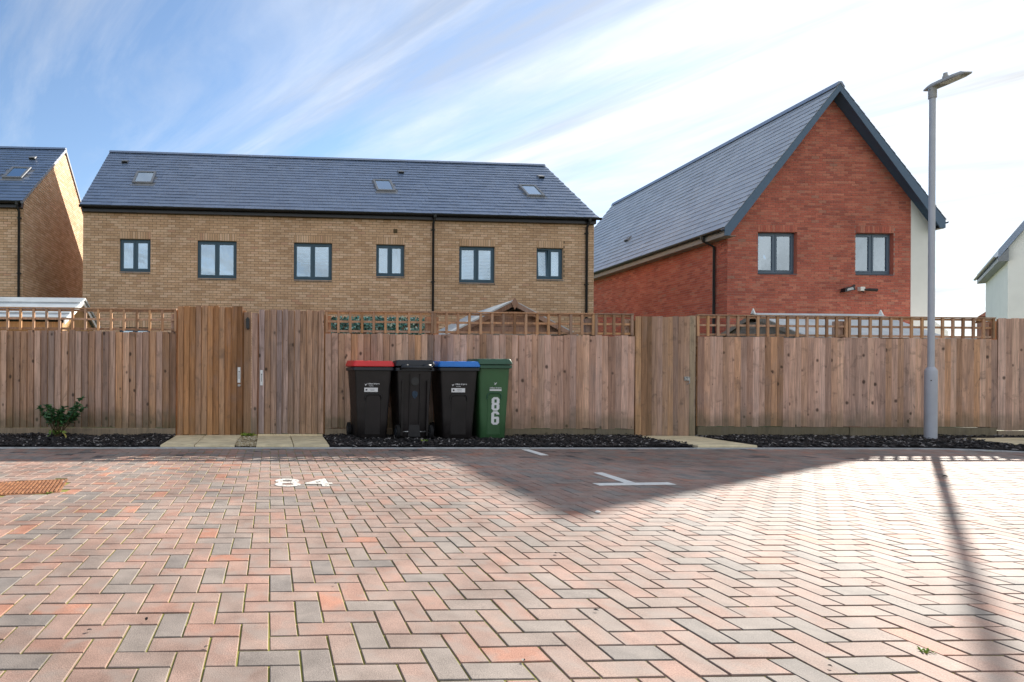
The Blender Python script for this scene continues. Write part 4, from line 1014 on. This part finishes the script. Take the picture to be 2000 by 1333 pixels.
MB().tube([(E0 - 0.065, 0.45, ez - 0.08), (E0 - 0.065, 0.45, ez - 0.2)], [0.07, 0.05], 10).build('outlet', 'black', dp)
for a, b_, c_, d_ in rw: window(RH, a + 0.004, b_ - 0.004, c_ + 0.004, d_ - 0.004, idt, 0, mat='frame2', inset=0.11)
smooth_by_angle(MB().tube([(RW, 0.25, 3.95), (RW + 0.05, 0.25, 3.95), (RW + 0.09, 0.25, 3.95), (RW + 0.11, 0.25, 3.95)], [0.16, 0.16, 0.11, 0.03], 18).build('flue_cowl', 'render', RH), 50)
MB().prism([(RW + 0.001, 0.0), (RW + 0.9, 0.0), (RW + 0.9, 2.5), (RW + 0.001, 3.15)], 0.2, 4.0).build('lean_to', 'render', RH)
# security fittings on the gable
rl = RH.matrix_basis
def on_red(x_, y_, z_): return tuple(Matrix.Translation((13.875, 16.4, 0)) @ Matrix.Rotation(radians(-1.5), 4, 'Z') @ Vector((x_, y_, z_)))
fl = thing('security_light', 'black floodlight with pale lens fixed low on the red gable', 'floodlight', on_red(3.62, 0, 3.72), radians(-1.5))
MB().box(-0.05, 0.05, -0.05, 0.0, -0.02, 0.06).build('mount', 'black', fl)
hb = MB().prism([(-0.19, -0.09), (0.14, -0.02), (0.10, 0.10), (-0.16, 0.03)], -0.2, -0.06).build('lamp_housing', 'black', fl)
MB().prism([(-0.13, -0.055), (0.08, -0.01), (0.055, 0.06), (-0.11, 0.015)], -0.208, -0.2).build('lens', 'steel', hb)
MB().tube([(0.12, -0.05, 0.03), (0.16, -0.1, 0.1), (0.2, -0.11, 0.13)], 0.035, 8).build('sensor', 'black', fl)
sc_ = thing('security_camera', 'white security camera with black lens beside the floodlight', 'camera', on_red(4.10, 0, 3.74), radians(-1.5))
MB().box(-0.08, 0.06, -0.1, 0.0, -0.05, 0.07).build('mount', 'render', sc_)
smooth_by_angle(MB().tube([(0.04, -0.08, -0.02), (0.16, -0.12, -0.02), (0.34, -0.18, -0.04)], [0.03, 0.045, 0.05], 12).build('camera_body', 'black', sc_), 40)
MB().tube([(0.0, -0.05, -0.05), (0.03, -0.1, -0.1)], 0.015, 6).build('cable', 'black', sc_)

# ---- white rendered house at the right edge and a far roof
WH = thing('house', 'white rendered house with dark grey roof cut off by the right edge', 'house', (33.5, 24, 0), radians(-49))
slp = 1.68; wx = 9.0; az_ = 7.1 + slp * (wx / 2)
MB().prism([(0, -0.1), (wx, -0.1), (wx, 7.08), (wx / 2, az_ - 0.02), (0, 7.08)], 0, 8.0).build('wall', 'render', WH)
OV = 0.30; et = az_ - slp * (wx / 2 + OV)
pr = [(-OV, et + 0.40), (wx / 2, az_ + 0.40), (wx / 2, az_), (-OV, et)]
rf2 = MB().prism(pr, -0.25, 8.2).prism([(wx - a, b_) for a, b_ in pr], -0.25, 8.2).build('roof', 'slate', WH)
MB().prism([(-OV, et - 0.14), (-0.001, et - 0.14), (-0.001, et + 0.45), (-OV, et - 0.003)], -0.24, 8.1).build('boxed_eaves', 'lead', WH)
MB().prism([(-OV - 0.07 + a, et + 0.12 + b_) for a, b_ in GUT], -0.25, 8.2).build('gutter', 'black', WH)
MB().box(1.6, 1.8, 0.6, 0.8, 8.9, 9.9).build('roof_vent', 'lead', WH)
for z0 in (1.0, 3.6): MB().box(4.2, 5.4, -0.012, 0.05, z0, z0 + 1.2).build('window', 'frame2', WH)
FH = thing('house', 'distant house showing only a small red roof corner above the trellis', 'house', (53.6, 40, 0.25), radians(-52))
MB().prism([(0.2, 0), (8, 0), (8, 5.6), (0.2, 5.6)], 0, 7).build('wall', 'brick_red', FH)
MB().prism([(-0.1, 5.7), (8.3, 5.7), (4.1, 9.6)], -0.2, 7.2).build('roof', 'farroof', FH)
LW = thing('garden_wall', 'pale grey rendered garden wall seen through the right hand trellis', 'wall', (17.5, 14.0, 0), radians(4))
MB().box(0, 6.5, 0, 0.2, -0.05, 2.06).build('wall', 'render', LW); MB().box(-0.03, 6.53, -0.03, 0.23, 2.06, 2.12).build('coping', 'concrete', LW)

# ================================================================== GARDEN SHEDS AND IVY SCREEN
# gable fronted shed behind the middle fence
sh = thing('garden_shed', 'brown timber shed gable peeking over the middle fence', 'shed', (5.04, 11.5, 0))
ap, ea, hw = 2.56, 1.93, 1.30
for k in range(15):
    z0 = 0.05 + k * 0.165; z1 = z0 + 0.16
    half = 1.12 if z1 < ea else max(0.05, (ap - 0.06 - z1) / (ap - ea) * hw * 0.95); half0 = 1.12 if z0 < ea - 0.05 else max(0.05, (ap - 0.06 - z0) / (ap - ea) * hw * 0.95)
    if z1 > ap - 0.1: break
    MB().prism([(-half0, z0), (half0, z0), (half, z1), (-half, z1)], 0.0, 0.02 + 0.004 * (k % 2)).build('cladding_board', 'shed_wood', sh)
MB().box(-1.12, -1.1, 0.03, 2.2, 0, ea).box(1.1, 1.12, 0.03, 2.2, 0, ea).box(-1.1, 1.1, 2.18, 2.2, 0, ea).build('side_wall', 'shed_wood', sh)
rfs = MB().prism([(0, ap + 0.015), (-hw - 0.08, ea - 0.06), (-hw - 0.08, ea - 0.095), (0, ap - 0.02)], -0.12, 2.3).prism([(0, ap + 0.015), (hw + 0.08, ea - 0.06), (hw + 0.08, ea - 0.095), (0, ap - 0.02)], -0.12, 2.3).build('roof', 'sheet', sh)
for s_ in (-1, 1): MB().prism([(0, ap - 0.015), (s_ * (hw + 0.06), ea - 0.09), (s_ * (hw + 0.06), ea - 0.19), (0, ap - 0.12)], -0.16, -0.125).build('barge_board', 'shed_wood', sh)
MB().prism([(-0.07, ap - 0.06), (0, ap + 0.05), (0.07, ap - 0.06), (0, ap - 0.2)], -0.19, -0.165).build('finial', 'shed_wood', sh)
MB().box(-1.1, 1.1, -0.03, -0.005, ea - 0.08, ea - 0.02).build('cross_rail', 'shed_grey', sh)
# pent shed at the left
sh = thing('garden_shed', 'low shed with pale sheet roof behind the left trellis', 'shed', (-5.3, 11.0, 0))
rp = MB().prism([(-0.1, 2.03), (1.0, 2.56), (1.0, 2.60), (-0.1, 2.07)], -2.3, 1.36, tf=lambda a, c_, b_: (c_, a, b_)).prism([(1.0, 2.56), (2.1, 2.03), (2.1, 2.07), (1.0, 2.60)], -2.3, 1.36, tf=lambda a, c_, b_: (c_, a, b_)).build('roof', 'sheet', sh)
for k in range(3): MB().box(-2.3, 1.36, -0.02, 0.03, 0, 0.018).build('roof_batten', 'sheet', rp, (0, 0.1 + k * 0.3, 2.07 + (0.2 + k * 0.3) * 0.482), (radians(25.7), 0, 0))
for k in range(13): MB().box(-2.2, 1.22, 0.0, 0.018 + 0.004 * (k % 2), 0.04 + k * 0.15, 0.185 + k * 0.15).build('cladding_board', 'shed_orange', sh)
MB().box(1.22, 1.24, 0.02, 2.0, 0, 1.95).prism([(0.02, 1.951), (2.0, 1.951), (1.0, 2.44)], 1.22, 1.24, tf=lambda a, c_, b_: (c_, a, b_)).box(-2.2, -2.18, 0.02, 2.0, 0, 1.95).box(-2.18, 1.22, 1.98, 2.0, 0, 1.95).build('side_wall', 'shed_orange', sh)
MB().prism([(-0.08, 2.02), (1.0, 2.545), (2.08, 2.02), (2.08, 1.93), (1.0, 2.45), (-0.08, 1.93)], 1.30, 1.325, tf=lambda a, c_, b_: (c_, a, b_)).build('barge_board', 'render', sh)
# shed behind the right fence, ridge along the fence
sh = thing('garden_shed', 'weathered grey shed with pale felt roof behind the right trellis', 'shed', (10.9, 11.0, -0.05))
t3 = lambda a, c_, b_: (c_, a, b_)
MB().prism([(-0.12, 1.86), (1.1, 2.46), (1.1, 2.50), (-0.12, 1.90)], -0.05, 2.95, tf=t3).prism([(1.1, 2.46), (2.4, 1.90), (2.4, 1.94), (1.1, 2.50)], -0.05, 2.95, tf=t3).build('roof', 'felt', sh)
for k in range(16):
    z0 = 0.05 + k * 0.15; z1 = z0 + 0.145
    f_ = lambda z: 0.0 if z < 1.9 else (z - 1.9) / 0.52 * 1.1
    g_ = lambda z: 2.28 if z < 1.9 else 2.28 - (z - 1.9) / 0.52 * 1.18
    if f_(z1) > g_(z1) - 0.05: break
    MB().prism([(f_(z0), z0), (g_(z0), z0), (g_(z1), z1), (f_(z1), z1)], 0.0, 0.018 + 0.004 * (k % 2), tf=t3).build('cladding_board', 'shed_grey', sh)
MB().box(0.03, 2.8, 0.0, 0.02, 0, 1.88).box(0.03, 2.8, 2.26, 2.28, 0, 1.88).box(2.78, 2.8, 0.03, 2.25, 0, 1.88).build('side_wall', 'shed_wood', sh)
for pl_ in ([(-0.14, 1.88), (1.1, 2.49), (1.1, 2.39), (-0.14, 1.78)], [(1.1, 2.49), (2.42, 1.91), (2.42, 1.81), (1.1, 2.39)]): MB().prism(pl_, -0.08, -0.052, tf=t3).build('barge_board', 'shed_grey', sh)
for cx_ in (-0.07, 2.93): MB().prism([(1.03, 2.44), (1.1, 2.60), (1.17, 2.44)], cx_, cx_ + 0.03, tf=t3).build('finial', 'render', sh)
# ivy screen behind the trellis
iv = thing('ivy_screen', 'blue green leafy ivy screen panel behind the trellis near the bins', 'screen', (0.98, 9.12, 0))
MB().box(0, 1.58, 0.05, 0.08, 0.0, 1.90).build('backing_panel', 'shed_wood', iv)
mb = MB()
for k in range(3600):
    x_, z_ = U(0, 1.58), U(1.0, 1.93); s_ = U(0.014, 0.03); a = U(0, 2 * pi); t1, t2_ = U(-0.7, 0.7), U(-0.7, 0.7); y_ = U(-0.05, 0.045)
    ca, sa = cos(a), sin(a); pts = [(0, -1), (0.75, -0.1), (0, 1.1), (-0.75, -0.1)]
    mb.add([(x_ + (px * ca - pz * sa) * s_, y_ + px * s_ * t1 + pz * s_ * t2_ - 0.3 * s_ * abs(px), z_ + (px * sa + pz * ca) * s_) for px, pz in pts], [(0, 1, 2), (0, 2, 3)], random.choices([U(0, 0.4), U(0.4, 0.75), U(0.75, 1)], [5, 4, 2.2])[0])
tag(mb.build('foliage', 'ivy', iv, fix=False), kind='stuff')

# ================================================================== PLANTS AND SMALL THINGS
def leaf_geo(L, Wd, fold):
    return [(0, 0, 0), (Wd, L * 0.35, fold), (Wd * 0.75, L * 0.7, fold * 0.8), (0, L, -0.1 * L), (-Wd * 0.75, L * 0.7, fold * 0.8), (-Wd, L * 0.35, fold), (0, L * 0.4, 0), (0, L * 0.72, -0.02 * L)], [(0, 1, 6), (0, 6, 5), (1, 2, 7, 6), (6, 7, 4, 5), (2, 3, 7), (7, 3, 4)]


def add_leaf(mb, base, direction, L, Wd, tone):
    d = Vector(direction).normalized(); side = d.cross(Vector((0, 0, 1))); side = side.normalized() if side.length > 0.05 else Vector((1, 0, 0))
    up_ = side.cross(d).normalized(); rl_ = U(-0.7, 0.7); s2 = side * cos(rl_) + up_ * sin(rl_); u2_ = up_ * cos(rl_) - side * sin(rl_)
    vs, fs = leaf_geo(L, Wd, Wd * 0.45)
    mb.add([tuple(Vector(base) + s2 * a + d * b_ + u2_ * c_) for a, b_, c_ in vs], fs, tone)


shb = thing('shrub', 'small glossy green evergreen shrub at the foot of the left fence', 'shrub', (-3.06, 8.14, 0.04))
shb.scale = (1.5, 1.1, 1.35)
stems = MB(); fol = MB()
for k in range(26):
    a = U(0, 2 * pi); lean = U(0.1, 0.75); h_ = U(0.18, 0.36); sq = 0.55
    if k == 0: a, lean, h_ = 0.5, 0.45, 0.42
    pts = [(0.02 * cos(a), 0.02 * sin(a), 0)]
    for s_ in (0.35, 0.7, 1.0): pts.append((cos(a) * lean * h_ * s_ * 1.3 + U(-.01, .01), sin(a) * lean * h_ * s_ * 1.3 * sq, h_ * s_))
    stems.tube(pts, [0.005, 0.004, 0.003, 0.002], 5)
    tip = Vector(pts[-1])
    for w_ in range(random.randint(34, 46)):
        f_ = U(0.35, 1.0) ** 0.5; i0 = min(2, int(f_ * 3)); fr_ = f_ * 3 - i0; bse = Vector(pts[i0]).lerp(Vector(pts[i0 + 1]), fr_)
        a2 = U(0, 2 * pi); el = U(-0.2, 0.9) if f_ > 0.8 else U(-0.5, 0.5)
        low_ = bse.z < 0.13
        add_leaf(fol, bse, (cos(a2) * cos(el), sin(a2) * cos(el), sin(el)), U(0.03, 0.06), U(0.009, 0.015), U(0.6, 0.9) if low_ and R() < 0.7 else U(0.0, 0.62))
for k in range(14): add_leaf(fol, (U(-0.08, 0.1), U(-0.1, 0.0), U(0.02, 0.08)), (U(-1, 1), -0.8, U(-0.3, 0.3)), U(0.05, 0.08), U(0.014, 0.02), U(0.8, 0.92))
add_leaf(fol, (0.07, -0.1, 0.06), (0.5, -0.6, -0.4), 0.11, 0.02, 1.0)
stems.build('stems', 'stem', shb); tag(fol.build('foliage', 'leaf', shb, fix=False), kind='stuff')


def weed(label, loc, n_, L):
    t_ = thing('weed', label, 'weed', loc)
    mb = MB()
    for k in range(n_):
        a = U(0, 2 * pi); el = U(0.1, 0.9); add_leaf(mb, (U(-0.03, 0.03) * L * 20, U(-0.01, 0.01), 0), (cos(a) * cos(el), sin(a) * cos(el), sin(el)), U(0.6, 1.1) * L, L * 0.16, R())
    mb.build('leaves', 'weed', t_, fix=False)


weed('tiny bright green weed in a paving joint near the front right', (2.17, 1.755, -0.004), 26, 0.022)
weed('small green weed in the dark mulch before the bins', (2.12, 7.55, 0.05), 22, 0.05)
weed('grass tuft at the foot of the posts between the left gates', (-0.32, 8.44, 0.02), 40, 0.11)
weed('yellow green moss tuft at the near right corner of the drain cover', (-1.70, 4.36, 0.0), 14, 0.03)
# loose scraps on the paving
mb = MB()
for (x_, y_) in [(-1.94, 5.86), (0.28, 2.4), (-0.45, 2.05), (-0.62, 1.98), (1.25, 2.1), (1.46, 2.8), (2.65, 2.35), (0.8, 1.72), (3.4, 4.1), (-1.2, 3.2), (5.1, 3.9), (6.4, 5.0), (0.9, 3.3), (2.4, 3.2), (-0.2, 1.85), (1.75, 1.66)]:
    add_leaf(mb, (x_, y_, 0.006), (U(-1, 1), U(-1, 1), 0.1), U(0.012, 0.02) if y_ < 5 else 0.045, 0.006 if y_ < 5 else 0.018, 0.35)
tag(mb.build('leaf_litter', 'mulch', fix=False), 'scattered dark leaf scraps lying on the paving', 'leaf litter', kind='stuff')
pb = MB().loft([[(0.02 * cos(a) * r_, 0.015 * sin(a) * r_, z) for a in [k * pi / 4 for k in range(8)]] for r_, z in ((0.8, 0), (1, 0.006), (0.6, 0.012))]).build('pebble', 'paint', None, (2.217, 3.676, 0.001))
tag(pb, 'single white pebble at the edge of the gable shadow', 'pebble')
